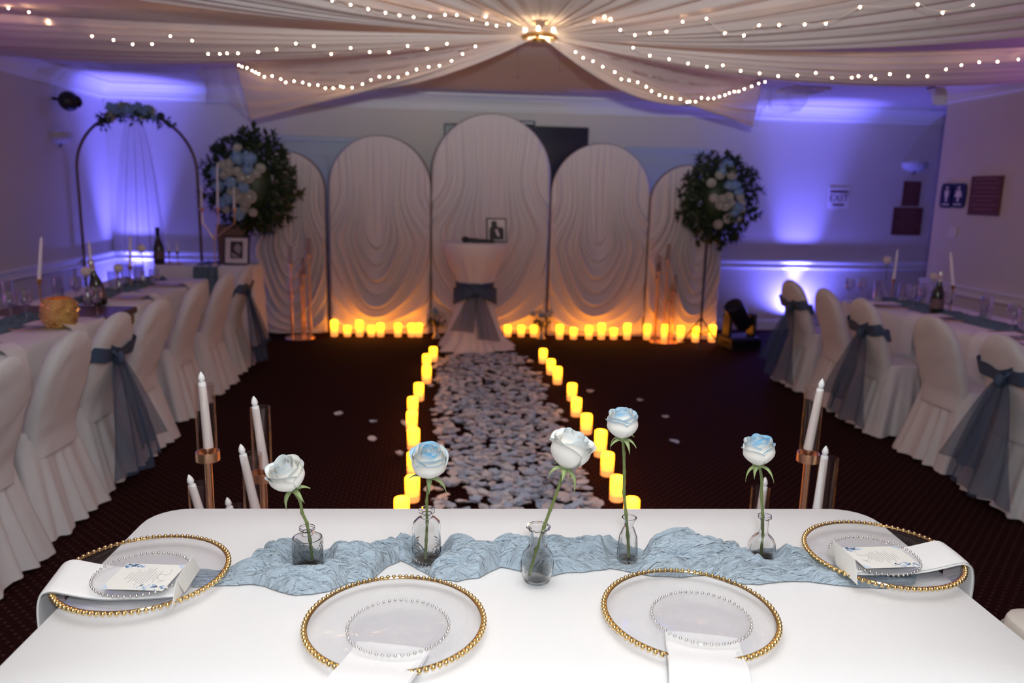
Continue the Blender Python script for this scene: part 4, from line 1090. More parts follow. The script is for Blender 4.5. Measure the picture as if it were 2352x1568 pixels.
# tall candle holders in front of the flower ball
st = []; b = ony(494, 598, SY+.07)
t = thing('candelabra', 'three armed rose gold candelabra in front of left flower ball', 'candelabra', (b.x, SY+.07, SZ+.002))
MB().lathe([(0,0),(.05,0),(.05,.006),(.012,.012),(0,.012)], 24).build('base', M['copper'], t)
for i, (cx, cy, ty, lb) in enumerate([(500,478,372,'thin white taper at the left edge of the left flower ball'),(538,480,408,'thin white taper over the middle of left flower ball'),(463,478,425,'thin white taper beside the right leg of the arch')]):
    c = ony(cx, cy, SY+.07); dx, dz = c.x-b.x, c.z-SZ
    a = MB().tube([(0,0,.01),(0,0,dz*.45),(dx*.5,0,dz*.62),(dx,0,dz*.75),(dx,0,dz-.03)], .006, 8).build('arm', M['copper'], t)
    MB().lathe([(.005,dz-.03),(.02,dz-.025),(.026,dz),(.02,dz),(.012,dz-.012),(0,dz-.012)], 18, (dx,0,0)).build('cup', M['copper'], a)
    tp = ony(cx-1, ty, SY+.07); taper((c.x, SY+.07, SZ+dz-.008), (tp.x, SY+.07, tp.z), lb, 'tapers of the candelabra', .010)
for (x, lb) in ((390,'left of the two tiny tapers beside the far champagne bottle'),(409,'right of the two tiny tapers beside the far champagne bottle')):
    p = ony(x, 612, SY+.12); c = ony(x, 583, SY+.12); H = .12
    brass_stick((p.x, SY+.12, SZ+.002), H, 'short candlestick holding '+lb.replace('of the two tiny tapers', 'tiny taper')); tp = ony(x, 550, SY+.12)
    taper((p.x, SY+.12, SZ+H-.01), (p.x, SY+.12, tp.z), 'tiny white taper, '+lb, 'tiny tapers before the arch', .009)

# ---------------------------------------------------------------- flowers
def leaf_fn(m, base, d, up, L, wd):
    d = Vector(d).normalized(); side = d.cross(Vector(up)).normalized(); n_ = side.cross(d).normalized()
    b = Vector(base); P = [b, b+d*L*.35+side*wd*.5+n_*.004, b+d*L*.7+side*wd*.42, b+d*L, b+d*L*.7-side*wd*.42, b+d*L*.35-side*wd*.5+n_*.004, b+d*L*.5-n_*.006]
    m.add(P, [(0,1,6),(1,2,6),(2,3,6),(3,4,6),(4,5,6),(5,0,6)])
def sprig(seed, L=.17, n=6):
    rg = random.Random(seed); m = MB(); pts = [Vector((rg.uniform(-.01,.01)*i, rg.uniform(-.01,.01)*i, L*i/n)) for i in range(n+1)]
    m.tube(pts, .002, 4)
    for i in range(1, n+1):
        for sd in (-1, 1):
            a = rg.uniform(-.6,.6)+(0 if sd > 0 else PI)+i*.7
            leaf_fn(m, pts[i], (math.cos(a), math.sin(a), .7+.3*rg.random()), (0,0,1.), rg.uniform(.055,.08), rg.uniform(.028,.042))
    leaf_fn(m, pts[-1], (.1,0,1), (0,1,0), .06, .03)
    return m.mesh('leaf_sprig', M['leaf'], False)
SPR = [sprig(i) for i in range(5)]
def bloom_mb(seed, blue):
    rg = random.Random(seed); m = MB()
    if blue:
        m.ball((0,0,0), .85, 14, 9, .85, lambda r, z, th: r*(1+.10*math.sin(9*th+14*z)))
        for i in range(60):
            a = rg.random()*2*PI; z = rg.uniform(-.5,1); r = math.sqrt(max(0,1-z*z)); d = Vector((r*math.cos(a), r*math.sin(a), z))
            leaf_fn(m, d*.8, d+Vector((rg.uniform(-.9,.9),rg.uniform(-.9,.9),rg.uniform(-.9,.9))), (.3,.2,1), .35, .30)
    else:
        for k_ in range(3):
            n = 3+k_; R_ = .35+.32*k_
            for j in range(n):
                a0 = 2*PI*j/n+k_
                m.grid(5, 5, lambda u, v: ((R_*(.35+.9*math.sin(PI*.62*v)))*math.cos(a0+(u-.5)*2*PI/n*1.35), (R_*(.35+.9*math.sin(PI*.62*v)))*math.sin(a0+(u-.5)*2*PI/n*1.35), -.5+v*(1.35-.25*k_)-.15*(2*u-1)**2))
        m.ball((0,0,0), .55, 10, 7, .9)
    return m
BL_W = bloom_mb(3, False).mesh('bloom', M['flower_white'], True, None); BL_B = bloom_mb(4, True).mesh('bloom', M['flower_blue'], True, None)
def orient(o, d): o.rotation_euler = Vector(d).to_track_quat('Z', 'Y').to_euler()
def arrangement(t, c, rx, ry, rz_, nspr, blooms, seed, parent_off=(0,0,0)):
    rg = random.Random(seed); c = Vector(c)
    MB().ball((0,0,0), 1., 16, 10).xf(Matrix.Translation(c) @ Matrix.Diagonal((rx*.55, ry*.55, rz_*.6, 1))).build('core', M['leaf'], t)
    ga = PI*(3-math.sqrt(5))
    for i in range(nspr):
        z = 1-2*(i+.5)/nspr; r = math.sqrt(1-z*z); a = i*ga+rg.uniform(-.3,.3)
        if r*math.sin(a) < -.55 and rg.random() < .85: continue
        d = Vector((r*math.cos(a), r*math.sin(a), z)); k_ = rg.uniform(.50,.68)
        o = link('leaf_sprig', SPR[rg.randrange(5)], t, c+Vector((d.x*rx*k_, d.y*ry*k_, d.z*rz_*k_)), None, rg.uniform(.8,1.15)*(.8+.4*min(rx,rz_)/.4))
        orient(o, Vector((d.x+rg.uniform(-.3,.3), d.y*.7+rg.uniform(-.3,.1), d.z+rg.uniform(-.3,.3))))
    for (bx, bz, rad, blue) in blooms:
        yy = -math.sqrt(max(.05, 1-(bx*.9)**2-(bz*.9)**2))
        d = Vector((bx*rx, yy*ry*1.3, bz*rz_)); rad *= 1.15
        o = link('bloom', BL_B if blue else BL_W, t, c+d, None, rad); orient(o, Vector((bx*.8, -1, bz*.8+.15)))
# left ball: blooms read off the photograph, in units of the ellipsoid
def bl(px_list, cx, cy, hx, hy): return [((x-cx)/hx*.95, -(y-cy)/hy*.95, r, b) for x, y, r, b in px_list]
YL = 7.88; cL = ony(576, 420, YL); hxL, hzL = 84/1771*YL, 111/1771*YL
LB = bl([(563,345,.032,0),(565,368,.06,1),(588,368,.06,1),(531,382,.036,0),(547,378,.033,0),(546,395,.036,0),(535,404,.036,0),(564,396,.034,0),(585,392,.045,1),(613,388,.034,0),(604,400,.03,0),(576,411,.042,0),(588,409,.038,0),(513,400,.05,1),(547,422,.05,1),(552,442,.042,0),(575,431,.045,1),(563,452,.042,0),(588,450,.046,0),(577,467,.035,0),(573,478,.03,0),(592,485,.03,0),(540,455,.045,1),(558,490,.052,1),(525,465,.045,1),(532,480,.03,0),(517,430,.05,1)], 576, 420, 84, 111)
t = thing('flower_arrangement', 'large leafy ball of white and blue flowers above the framed couple photo', 'flowers', (cL.x, YL, SZ+.377))
arrangement(t, (0, 0, cL.z-SZ-.377), hxL, .22, hzL, 150, LB, 3)
MB().lathe([(0,0),(.07,0),(.09,.08),(.085,.09),(0,.09)], 20).build('pot', M['black'], t)
# right ball on tripod
YR = 7.78; cR = ony(1652, 455, YR); hxR, hzR = 74/1771*YR, 97/1771*YR
RB = bl([(1650,378,.05,1),(1640,390,.045,1),(1660,400,.04,0),(1613,420,.034,0),(1620,455,.032,0),(1668,425,.05,1),(1640,458,.036,0),(1655,452,.036,0),(1648,472,.038,0),(1662,468,.034,0),(1636,470,.036,0),(1680,475,.05,1),(1683,450,.034,0),(1678,440,.04,1),(1690,482,.036,0),(1658,502,.036,0),(1682,501,.038,0),(1637,516,.034,0),(1690,465,.03,0),(1655,425,.045,1),(1632,402,.034,0),(1675,490,.045,1)], 1652, 455, 74, 97)
b = onz(1614, 779, 0)
t = thing('flower_stand', 'leafy ball of white and blue flowers on a tall black tripod at right', 'flowers', (cR.x-.10, YR, 0))
arrangement(t, (.10, 0, cR.z), hxR, .18, hzR, 130, RB, 8)
MB().tube([(0,0,.10),(0,0,cR.z)], .012, 10).build('pole', M['black'], t)
for a in (250, 10, 130):
    a = R(a); l_ = MB().tube([(0,0,.30),(.22*math.cos(a),.22*math.sin(a),.012)], .009, 8).build('leg', M['black'], t)
    MB().tube([(0,0,.12),(.115*math.cos(a),.115*math.sin(a),.150)], .006, 6).build('brace', M['black'], l_)

# arch with garland and veil
YA = 7.98
xl, xr = ony(180, 430, YA).x, ony(458, 500, YA).x; ztopA = ony(320, 258, YA).z; ra = (xr-xl)/2; xm = (xl+xr)/2
zsA = ztopA-ra*.98
t = thing('metal_arch', 'tall bronze tube arch with a flower garland in left corner', 'arch', (xm, YA, 0))
pts = [(-ra,0,.005),(-ra,0,zsA*.5),(-ra,0,zsA)]+[(-ra*math.cos(PI*i/30),0,zsA+(ztopA-zsA)*math.sin(PI*i/30)) for i in range(1,30)]+[(ra,0,zsA),(ra,0,zsA*.5),(ra,0,.005)]
MB().tube(pts, .014, 10).build('tube', M['arch_metal'], t)
for sx in (-1, 1): MB().box(sx*ra-.035,sx*ra+.035,-.12,.12,0,.008,.003).build('foot', M['arch_metal'], t, False)
t = thing('arch_garland', 'blue and white flower garland on top of the bronze arch', 'flowers', (xm, YA, ztopA))
rg = random.Random(21)
for i in range(26):
    a = R(90)+rg.uniform(-.56,.56); p = Vector((ra*math.cos(a), rg.uniform(-.06,.02), (ztopA-zsA)*(math.sin(a)-1)))
    o = link('leaf_sprig', SPR[rg.randrange(5)], t, p, None, .62); orient(o, (math.cos(a)*2+rg.uniform(-1,1), rg.uniform(-1,.2), rg.uniform(-1.0,.4)))
for i in range(20):
    a = R(90)+(-.36+.72*i/19)+rg.uniform(-.02,.02); p = Vector((ra*math.cos(a), -.07+rg.uniform(-.02,.02), (ztopA-zsA)*(math.sin(a)-1)+rg.uniform(-.03,.06)))
    o = link('bloom', BL_B if rg.random() < .55 else BL_W, t, p, None, rg.uniform(.035,.052)); orient(o, (rg.uniform(-.4,.4), -1, rg.uniform(0,.6)))
m = MB()
def fn(u, v):
    wd = .06+.20*v**.6; return (xm+(u-.5)*2*wd+.01, YA-.03-.03*math.sin(u*26+v*2)*(.3+v), ztopA-.06-(ztopA-.06-.86)*v)
m.grid(60, 24, fn); tag(m.build('arch_veil', M['voile_thin'], None, True, None), 'sheer white veil hanging down from the arch garland', 'drape')

# small floor vases by the tallest backdrop
def floor_vase(px, label, seed):
    p = onz(px, 772, 0); Y = 8.12; x = ony(px, 770, Y).x
    t = thing('floor_vase', label, 'vase', (x, Y, 0), 0, 'flared glass vases with posies')
    MB().lathe([(0,.002),(.045,0),(.05,.006),(.028,.05),(.024,.09),(.035,.14),(.055,.19),(.052,.19),(.031,.14),(.020,.09),(.024,.05),(.04,.012),(0,.01)], 24).build('glass_body', M['goblet_glass'], t)
    f_ = thing('posy', label.replace('flared glass vase', 'posy of blue and white blooms'), 'flowers', (x, Y, 0), 0, 'posies in the floor vases')
    rg = random.Random(seed)
    for i in range(7):
        a = i*2*PI/7; r = rg.uniform(.02,.10); top = Vector((r*math.cos(a)*1.2, r*math.sin(a)*.6, .25+rg.uniform(0,.06)))
        s_ = MB().tube([(0,0,.02),(0,0,.15),top], .003, 5).build('stem', M['leaf'], f_)
        o = link('bloom', BL_B if i % 2 else BL_W, f_, top, None, rg.uniform(.028,.038)); orient(o, top-Vector((0,0,.1)))
    for i in range(3):
        o = link('leaf_sprig', SPR[i], f_, (0,0,.13), None, .6); orient(o, (math.cos(i*2.1), -.3, .6))
floor_vase(1003, 'flared glass vase left of the cocktail table', 4); floor_vase(1243, 'flared glass vase right of the cocktail table', 6)

# moving head stage light
b = onz(1690, 799, 0)
t = thing('stage_light', 'black moving head stage light on the floor at right', 'stage light', (b.x+.03, b.y+.02, 0), R(12))
MB().box(-.17,.17,-.15,.15,0,.13,.015).build('base', M['black'], t, False)
for sx in (-1, 1): MB().box(sx*.145-.02,sx*.145+.02,-.07,.07,.13,.36,.012).build('yoke_arm', M['black'], t, False)
hd = MB(); hd.lathe([(0,-.17),(.06,-.17),(.085,-.14),(.09,-.02),(.10,.02),(.10,.15),(.094,.165),(.085,.16),(0,.15)], 28)
hd.xf(Matrix.Translation((-.03,-.02,.34)) @ Matrix.Rotation(R(-42),4,'Y') @ Matrix.Rotation(R(12),4,'X')); hd.build('head', M['black'], t)
MB().box(-.17,.17,-.156,-.15,.03,.10,.002).build('display_panel', M['black_gloss'], t, False)
for sx in (-1, 1): MB().tube([(sx*.172,-.05,.07),(sx*.185,-.05,.07),(sx*.185,.05,.07),(sx*.172,.05,.07)], .008, 6).build('handle', M['black'], t)
# ---------------------------------------------------------------- head table
HTZ = .75; HTC = (.184, 1.462); HTR = R(-2.2)
folding_table('long head table hidden under the fitted white cloth', HTC, HTR, 1.78, .73, HTZ-.006)
table_cloth('smooth white cloth on the head table in the foreground', 'tablecloth', HTC, HTR, 1.81, .765, HTZ, .085, M['cloth'], .05, .03, .010, .7)

FLAT = [(*onz(x_, y_, HTZ+.004).xy, .050) for x_, y_ in ((708,1305),(980,1290),(1440,1287),(1748,1283))] + [(*onz(330,1317,HTZ+.02).xy, .172), (*onz(2024,1275,HTZ+.02).xy, .172)]
# gauze runner: outlines of the strip on the table
RO = [(440,1296,1346),(500,1302,1345),(540,1297,1344),(580,1292,1342),(610,1272,1346),(640,1256,1360),(680,1256,1367),(720,1264,1364),(760,1270,1357),(800,1270,1338),(850,1272,1335),(890,1264,1302),(920,1250,1287),(950,1254,1300),(1000,1262,1330),(1050,1254,1335),(1100,1260,1325),(1150,1252,1302),(1200,1257,1312),(1260,1252,1325),(1300,1252,1315),(1340,1243,1314),(1400,1240,1305),(1480,1262,1320),(1550,1258,1326),(1620,1255,1320),(1680,1258,1340),(1750,1254,1342),(1800,1264,1335),(1850,1274,1335),(1900,1286,1341),(1960,1296,1348),(2020,1290,1350),(2090,1262,1346),(2104,1262,1335)]
lo = [onz(x, b, HTZ+.002) for x, a, b in RO]; hi = [onz(x, a, HTZ+.010) for x, a, b in RO]
def interp(L, u):
    x = u*(len(L)-1); i = min(int(x), len(L)-2); f_ = x-i; f_ = f_*f_*(3-2*f_)*.5+f_*.5; return L[i].lerp(L[i+1], f_)
m = MB()
def ridged(x, y, z, p): return (1-abs(nz(x, y, z)))**p
def fn(u, v):
    a, b = interp(lo, u), interp(hi, u); p = a.lerp(b, v); q = 2*v-1
    x, y = p.x, p.y
    # puffy folds parted by sharp creases, running along the strip and twisting here and there
    yr = y-1.53; sl = 1.1*nz(x*3.3, 2.2)+.7*nz(x*7.5, 5.1)         # creases run aslant here and there
    wx = x+.03*nz(x*6, y*7, 1.); wy = yr+.022*nz(x*7, y*6, 7.)+.020*sl
    f1 = min(1., abs(nz(wx*5.0, wy*26, 2.))*2.6)**.6
    f2 = min(1., abs(nz(wx*8.5+wy*6, wy*60, 5.))*2.6)**.6
    f3 = min(1., abs(nz(wx*15-wy*9, wy*110, 9.))*2.8)**.8
    big = max(0., nz(x*6.5, y*7, 4.)+.18)
    env = (1-abs(q)**5)
    h = env*(.003+.024*f1+.015*f2+.008*f3+.034*big*(.35+.65*f1))
    flat = 1.
    for (fx, fy, fr) in FLAT:
        dd = math.hypot(x-fx, (y-fy))/fr
        flat = min(flat, smooth01(.75, 1.25, dd))
    h = .0012+h*(.10+.90*flat)
    e = .006*nz(x*30, q*3)*abs(q)**2
    return (x, y+e, HTZ+.0015+h)
m.grid(760, 84, fn)
rn = m.build('gauze_runner', M['runner'], None, True, None); tag(rn, 'crumpled dusty blue gauze runner across the head table', 'table runner')

# chargers and beaded plates
bead_g = MB().ball((0,0,0), .0047, 10, 7).mesh('bead', M['bead_gold']); bead_s = MB().ball((0,0,0), .0030, 8, 6).mesh('bead', M['bead_silver'])
def charger(loc, label):
    t = thing('charger_plate', label, 'plate', loc, 0, 'gold beaded glass chargers on the head table')
    MB().lathe([(0,.0005),(.105,.0005),(.118,.004),(.138,.0125),(.158,.0165),(.158,.0195),(.137,.0155),(.116,.0075),(.104,.0035),(0,.0035)], 72).build('dish', M['plate_glass'], t)
    MB().lathe([(.1565,.0165),(.1590,.0168),(.1600,.0185),(.1590,.0205),(.1565,.0205)], 90).build('gold_rim', M['bead_gold'], t)
    n = 84
    for i in range(n):
        a = 2*PI*i/n; link('bead', bead_g, t, (.1628*math.cos(a), .1628*math.sin(a), .0175))
def bead_plate(loc, label):
    t = thing('side_plate', label, 'plate', loc, 0, 'silver beaded glass plates on the chargers')
    MB().lathe([(0,.0005),(.055,.0005),(.068,.003),(.088,.0095),(.0905,.011),(.0895,.0125),(.068,.006),(.055,.003),(0,.003)], 56).build('dish', M['plate_glass'], t)
    n = 52
    for i in range(n):
        a = 2*PI*i/n; link('bead', bead_s, t, (.0900*math.cos(a), .0900*math.sin(a), .0125))
CZ_ = HTZ+.002
cpos = {'l': onz(330,1317,CZ_+.017), 'r': onz(2024,1275,CZ_+.017), 'fl': onz(908,1425,CZ_+.017), 'fr': onz(1584,1404,CZ_+.017)}
ppos = {'l': onz(327,1322,CZ_+.026), 'r': onz(2008,1280,CZ_+.026), 'fl': onz(915,1438,CZ_+.026), 'fr': onz(1610,1416,CZ_+.026)}
clab = {'l': 'gold beaded clear charger overhanging the left end of the head table', 'r': 'gold beaded clear charger at the right end of the head table', 'fl': 'gold beaded clear charger at the front left of the head table', 'fr': 'gold beaded clear charger at the front right of the head table'}
rise = {'l': .005, 'r': .006, 'fl': 0., 'fr': 0.}
for k_, p in cpos.items(): charger((p.x, p.y, CZ_+rise[k_]), clab[k_])
for k_, p in ppos.items(): bead_plate((p.x, p.y, CZ_+.0135+rise[k_]), clab[k_].replace('gold beaded clear charger', 'silver beaded clear plate').replace('overhanging', 'set on the charger at'))

def ribbon(name, label, path, wdir, W2, mat, th=.0035, group=None, taper_=None):
    P = [Vector(p) for p in path]; sm = []
    for i in range(len(P)-1):
        p0, p1, p2, p3 = P[max(i-1,0)], P[i], P[i+1], P[min(i+2,len(P)-1)]
        for j in range(5):
            t_ = j/5; sm.append(.5*((2*p1)+(-p0+p2)*t_+(2*p0-5*p1+4*p2-p3)*t_*t_+(-p0+3*p1-3*p2+p3)*t_**3))
    sm.append(P[-1]); N = len(sm)-1; wd = Vector(wdir).normalized(); o0 = P[0]
    t = thing(name, label, 'napkin', o0, 0, group)
    def nrm(i):
        tg = (sm[min(i+1,N)]-sm[max(i-1,0)]).normalized(); n_ = tg.cross(wd); return n_.normalized() if n_.z*1 >= -1e-3 or True else -n_
    m = MB()
    def fn(u, v):
        i = int(round(v*N)); a = 2*PI*u; c, s_ = math.cos(a), math.sin(a)
        x = W2*math.copysign(abs(c)**.25, c); z = th*math.copysign(abs(s_)**.6, s_)
        return sm[i]+wd*x+nrm(i)*z-o0
    m.grid(28, N, fn, True); n0 = len(m.v)
    m.add([m.v[k_] for k_ in range(28)], [tuple(range(28))]); m.add([m.v[N*28+k_] for k_ in range(28)], [tuple(range(27,-1,-1))])
    m.build('folded_cloth', mat, t, True, 50)
    def fn2(u, v):      # loose upper layer of the fold
        i = int(round(v*N)); return sm[i]+wd*((u-.5)*2*W2*.97)+nrm(i)*(th*(1.35+.5*math.sin(u*3.1)) if True else 0)-o0
    m2 = MB(); m2.grid(10, N, fn2); m2.build('top_fold', mat, t, True, None)
    return t
zr = CZ_+.0245
# front settings: napkin runs toward the camera and over the near edge
for k_, px0, px1, lb in (('fl', 872, 876, 'white napkin falling over the near edge from the front left plate'), ('fr', 1625, 1632, 'white napkin falling over the near edge from the front right plate')):
    c = ppos[k_]; e = onz(px1, 1560, zr); d = Vector((e.x-c.x, e.y-c.y, 0)).normalized()
    if k_ == 'fl': d = (d+Vector((-.12,0,0))).normalized()
    s0 = Vector((c.x, c.y, 0)); W = Vector((-d.y, d.x, 0))
    edge = (c.y-(1.462-.383))+.004
    path = [s0+d*.035+Vector((0,0,CZ_+.0075)), s0+d*.06+Vector((0,0,CZ_+.0075)), s0+d*.105+Vector((0,0,CZ_+.014)), s0+d*.145+Vector((0,0,CZ_+.0235)), s0+d*.172+Vector((0,0,CZ_+.025)), s0+d*.20+Vector((0,0,CZ_+.013)), s0+d*(edge+.005)+Vector((0,0,CZ_+.006)), s0+d*(edge+.028)+Vector((0,0,CZ_-.03)), s0+d*(edge+.045)+Vector((0,0,CZ_-.16))]
    ribbon('folded_napkin', lb, path, W, .066, M['napkin'], .003, 'napkins of the head table')
# end settings
def end_napkin(k_, pa, pb, lb, drop):
    c = ppos[k_]; a, b = onz(*pa, zr+.006), onz(*pb, zr+.006); e = (a+b)/2; rs = rise[k_]
    W = (a-b); W2 = .067; W.z = 0; d = Vector((e.x-c.x, e.y-c.y, 0)); L = d.length; d.normalize()
    s0 = Vector((c.x, c.y, 0)); z = lambda q: Vector((0,0,CZ_+q+rs))
    Wd = W.normalized(); W2 = W.length/2*.96
    path = [s0-d*.075+z(.010), s0-d*.02+z(.0078), s0+d*L*.30+z(.0080), s0+d*L*.55+z(.0125), s0+d*L*.78+z(.0205), s0+d*L*.93+z(.0262), s0+d*(L+.004)+z(.0262), s0+d*(L+.018)+z(.017), s0+d*(L+.025)+z(-.01), s0+d*(L+.026)+z(-.05), s0+d*(L+.024)+z(-drop)]
    ribbon('folded_napkin', lb, path, Wd, W2, M['napkin'], .003, 'napkins of the head table')
end_napkin('l', (168,1286), (112,1362), 'white napkin folded over the left end charger and table end', .10)
end_napkin('r', (2150,1246), (2216,1300), 'white napkin folded over the right end charger and table end', .10)

# printed cards
def card(pts, label, zc, flip):
    Q = [onz(x, y, zc) for x, y in pts]            # far-left, far-right, near-right, near-left
    c = sum(Q, Vector())/4; ax = ((Q[1]-Q[0])+(Q[2]-Q[3]))/2; ay = ((Q[0]-Q[3])+(Q[1]-Q[2]))/2
    hx, hy = ax.length/2, ay.length/2; ax.normalize(); az = Vector((0,0,1)); ay2 = az.cross(ax)
    t = thing('menu_card', label, 'card', c, math.atan2(ax.y, ax.x))
    sh = ay.dot(ax)/max(1e-6, ay.dot(ay2)); hy = ay.dot(ay2)/2
    def S(x, y): return (x, y)
    def quad(m, x0, x1, y0, y1, z): m.add([(*S(x0,y0),z),(*S(x1,y0),z),(*S(x1,y1),z),(*S(x0,y1),z)], [(0,1,2,3)])
    MB().box(-hx,hx,-hy,hy,-.0006,.0006,.0002).build('paper', M['card'], t, False)
    z = .0009; rg = random.Random(3); m = MB(); f = flip
    for i in range(11):                               # lines of text run across the short way
        x = (-hx*.52+hx*.95*i/10)*f; L = hy*(.25+.40*rg.random())*(1.1 if 3 < i < 8 else .8); w_ = .0007
        y = -L
        while y < L: e = min(L, y+rg.uniform(.003,.009)); quad(m, x-w_, x+w_, y, e, z); y = e+.0012
    tag(m.build('printed_text', M['ink'], t, False), kind='stuff')
    m = MB(); P = []
    for i in range(60): 
        a = i/60; P.append((f*(hx*.60+.012*math.sin(a*9)*(1-.3*a)), -hy*.5+hy*1.0*a+.006*math.sin(a*14), z+.0001))
    m.tube(P, .0004, 4); m.build('script_monogram', M['ink'], t)
    m = MB()
    for (cx, cy, n, sp) in ((-hx*.62*f if False else -hx*.68*1, hy*.80, 34, .017), (hx*.55, -hy*.82, 40, .022)):
        for i in range(n):
            a = rg.random()*6.28; r = sp*rg.random()**.6; x = cx+r*math.cos(a)*1.5; y = cy+r*math.sin(a)*.5
            if abs(x) > hx*.97 or abs(y) > hy*.97: continue
            s_ = rg.uniform(.0014,.0036); b_ = rg.random()*3.14; m.mi = 1 if rg.random() < .45 else 0
            m.add([(x+s_*1.6*math.cos(b_), y+s_*1.6*math.sin(b_), z), (x-s_*.7*math.sin(b_), y+s_*.7*math.cos(b_), z), (x-s_*1.6*math.cos(b_), y-s_*1.6*math.sin(b_), z), (x+s_*.7*math.sin(b_), y-s_*.7*math.cos(b_), z)], [(0,1,2,3)])
    m.mi = 1
    for (sx, sy) in ((-1,-1),(1,1)): m.add([(sx*hx*.98, sy*hy*.98, z-.0001), (sx*hx*.98, sy*hy*.65, z-.0001), (sx*hx*.75, sy*hy*.98, z-.0001)], [(0,1,2) if sx*sy > 0 else (0,2,1)])
    tag(m.build('floral_print', [M['ink_blue'], M['ink_pale']], t, False), kind='stuff')
card([(276,1294),(414,1297),(388,1357),(246,1352)], 'cream menu card with blue flowers on the left end plate', CZ_+.0345, 1)
card([(1938,1258),(2062,1254),(2114,1301),(1984,1305)], 'cream menu card with blue flowers on the right end plate', CZ_+.0355, -1)

def tent(ra_, rb_, fa, fb, label, zt, zb):
    A, B = onz(*ra_, zt), onz(*rb_, zt); f0, f1 = onz(*fa, zb), onz(*fb, zb); o = (A+B)/2; o.z = zb
    t = thing('place_card', label, 'card', o)
    off = ((f0-A)+(f1-B))/2; off.z = 0
    m = MB(); back0, back1 = A-off*.9, B-off*.9; back0.z = back1.z = zb
    th = Vector((0,0,.0005))
    for (p, q, r_, s_) in ((A, B, f1, f0), (A, B, back1, back0)):
        V = [p-o, q-o, r_-o, s_-o]; n_ = (V[1]-V[0]).cross(V[3]-V[0]).normalized()*.0004
        mm = MB(); mm.add([v_+n_ for v_ in V]+[v_-n_ for v_ in V], [(0,1,2,3),(7,6,5,4),(0,4,5,1),(1,5,6,2),(2,6,7,3),(3,7,4,0)])
        mm.build('leaf', M['card'], t, False)
tent((443,1276), (405,1331), (459,1307), (424,1360), 'blank white tent card on the left end setting', CZ_+.065, CZ_+.021)
tent((1915,1241), (1964,1284), (1898,1273), (1949,1313), 'blank white tent card on the right end setting', CZ_+.066, CZ_+.022)

# ---------------------------------------------------------------- bud vases and roses
def vase(px, py, prof, label, relief=None, n=64, water=.5, name='bud_vase'):
    p = onz(px, py, HTZ+.004); z0 = HTZ+.006
    t = thing(name, label, 'vase', (p.x, p.y, z0), 0, 'clear glass bud vases on the head table')
    fine = []
    for (r0, a0), (r1, a1) in zip(prof, prof[1:]):
        k_ = max(1, int(abs(a1-a0)/.003)) if relief else 2
        for j in range(k_): fine.append((r0+(r1-r0)*j/k_, a0+(a1-a0)*j/k_))
    fine.append(prof[-1])
    inner = [(max(.0, r-.0030), max(z, .007)) for r, z in fine[::-1] if r > .0035]
    inner = [q for q in inner if q[0] > .003]
    full = [(0,.0015)]+fine+inner+[(0,.007)]
    NI = len(fine)+1; zmax = prof[-1][1]
    MB().lathe(full, n, fn=(lambda r, z, th: r*(1+relief(z, th)) ) if relief else None).build('glass_body', M['vase_glass'], t, True, 50)
    wl = zmax*water; wp = [(0,.0072)]+[(max(.002, r-.0034), max(.0072, z)) for r, z in fine if z < wl and r > .004]+[(wp_r(fine, wl)-.0034, wl), (0, wl)]
    MB().lathe(wp, 32).build('water', M['water'], t, True, 50)
    return p, z0
def wp_r(fine, z):
    for (r0, a0), (r1, a1) in zip(fine, fine[1:]):
        if a0 <= z <= a1 and a1 > a0: return r0+(r1-r0)*(z-a0)/(a1-a0)
    return fine[-1][0]
def diamond(z, th): 
    if z > .062: return 0
    q = math.sin(8*th+z*230)*math.sin(8*th-z*230); return .065*max(0, abs(q))**.7-.03
def rings(z, th):
    if z > .066: return 0
    a = ((th*4/PI) % 2-1)*.02; d = math.hypot(a, z-.036); return .04*math.sin(d*900) if d < .017 else (.04*math.cos(24*th) if z < .016 else 0)
def lace(z, th):
    if z > .078: return .05*math.cos(10*th) if z > .078 else 0
    if .022 < z < .052: return .03*math.sin(18*th+z*600)*math.sin(18*th-z*600)
    return .015*math.cos(30*th) if z < .022 else 0
def flutes(z, th): return .05*abs(math.cos(5*th))-.025 if z < .075 else 0
def dots(z, th):
    if .018 < z < .042: return .04*max(0, math.sin(16*th)*math.sin(z*900))
    return .035*math.cos(8*th) if z > .05 else 0
V1 = [(.029,0),(.0315,.003),(.0315,.062),(.0305,.068),(.020,.071),(.0115,.074),(.0105,.082),(.0165,.0865),(.0165,.091)]
V2 = [(.027,0),(.0305,.004),(.0305,.078),(.028,.090),(.020,.098),(.0125,.101),(.0115,.110),(.0175,.114),(.0175,.120)]
V3 = [(.021,0),(.026,.004),(.0315,.022),(.0335,.042),(.030,.062),(.020,.076),(.0165,.082),(.0165,.108),(.0185,.114),(.0240,.118),(.0240,.121)]
V4 = [(.0205,0),(.0220,.004),(.0215,.030),(.0195,.055),(.013,.074),(.0095,.080),(.0105,.086),(.0165,.096),(.0165,.099)]
V5 = [(.024,0),(.0270,.003),(.0280,.014),(.0280,.036),(.0240,.046),(.0130,.058),(.0105,.070),(.0100,.090),(.0110,.093),(.0150,.096),(.0150,.101)]
VS = [(708,1305,V1,'short cylinder bud vase with cut diamond pattern',diamond,.62),(980,1290,V2,'shouldered bottle bud vase embossed with rings',rings,.66),(1233,1336,V3,'round bellied bud vase with lace band, nearest the camera',lace,.50),(1440,1287,V4,'small tapered fluted bud vase right of centre',flutes,.62),(1748,1283,V5,'squat bud vase with long narrow neck at right',dots,.52)]
vpos = []
for (x, y, pr, lb, rl, wt) in VS: vpos.append(vase(x, y, pr, lb, rl, 72, wt))

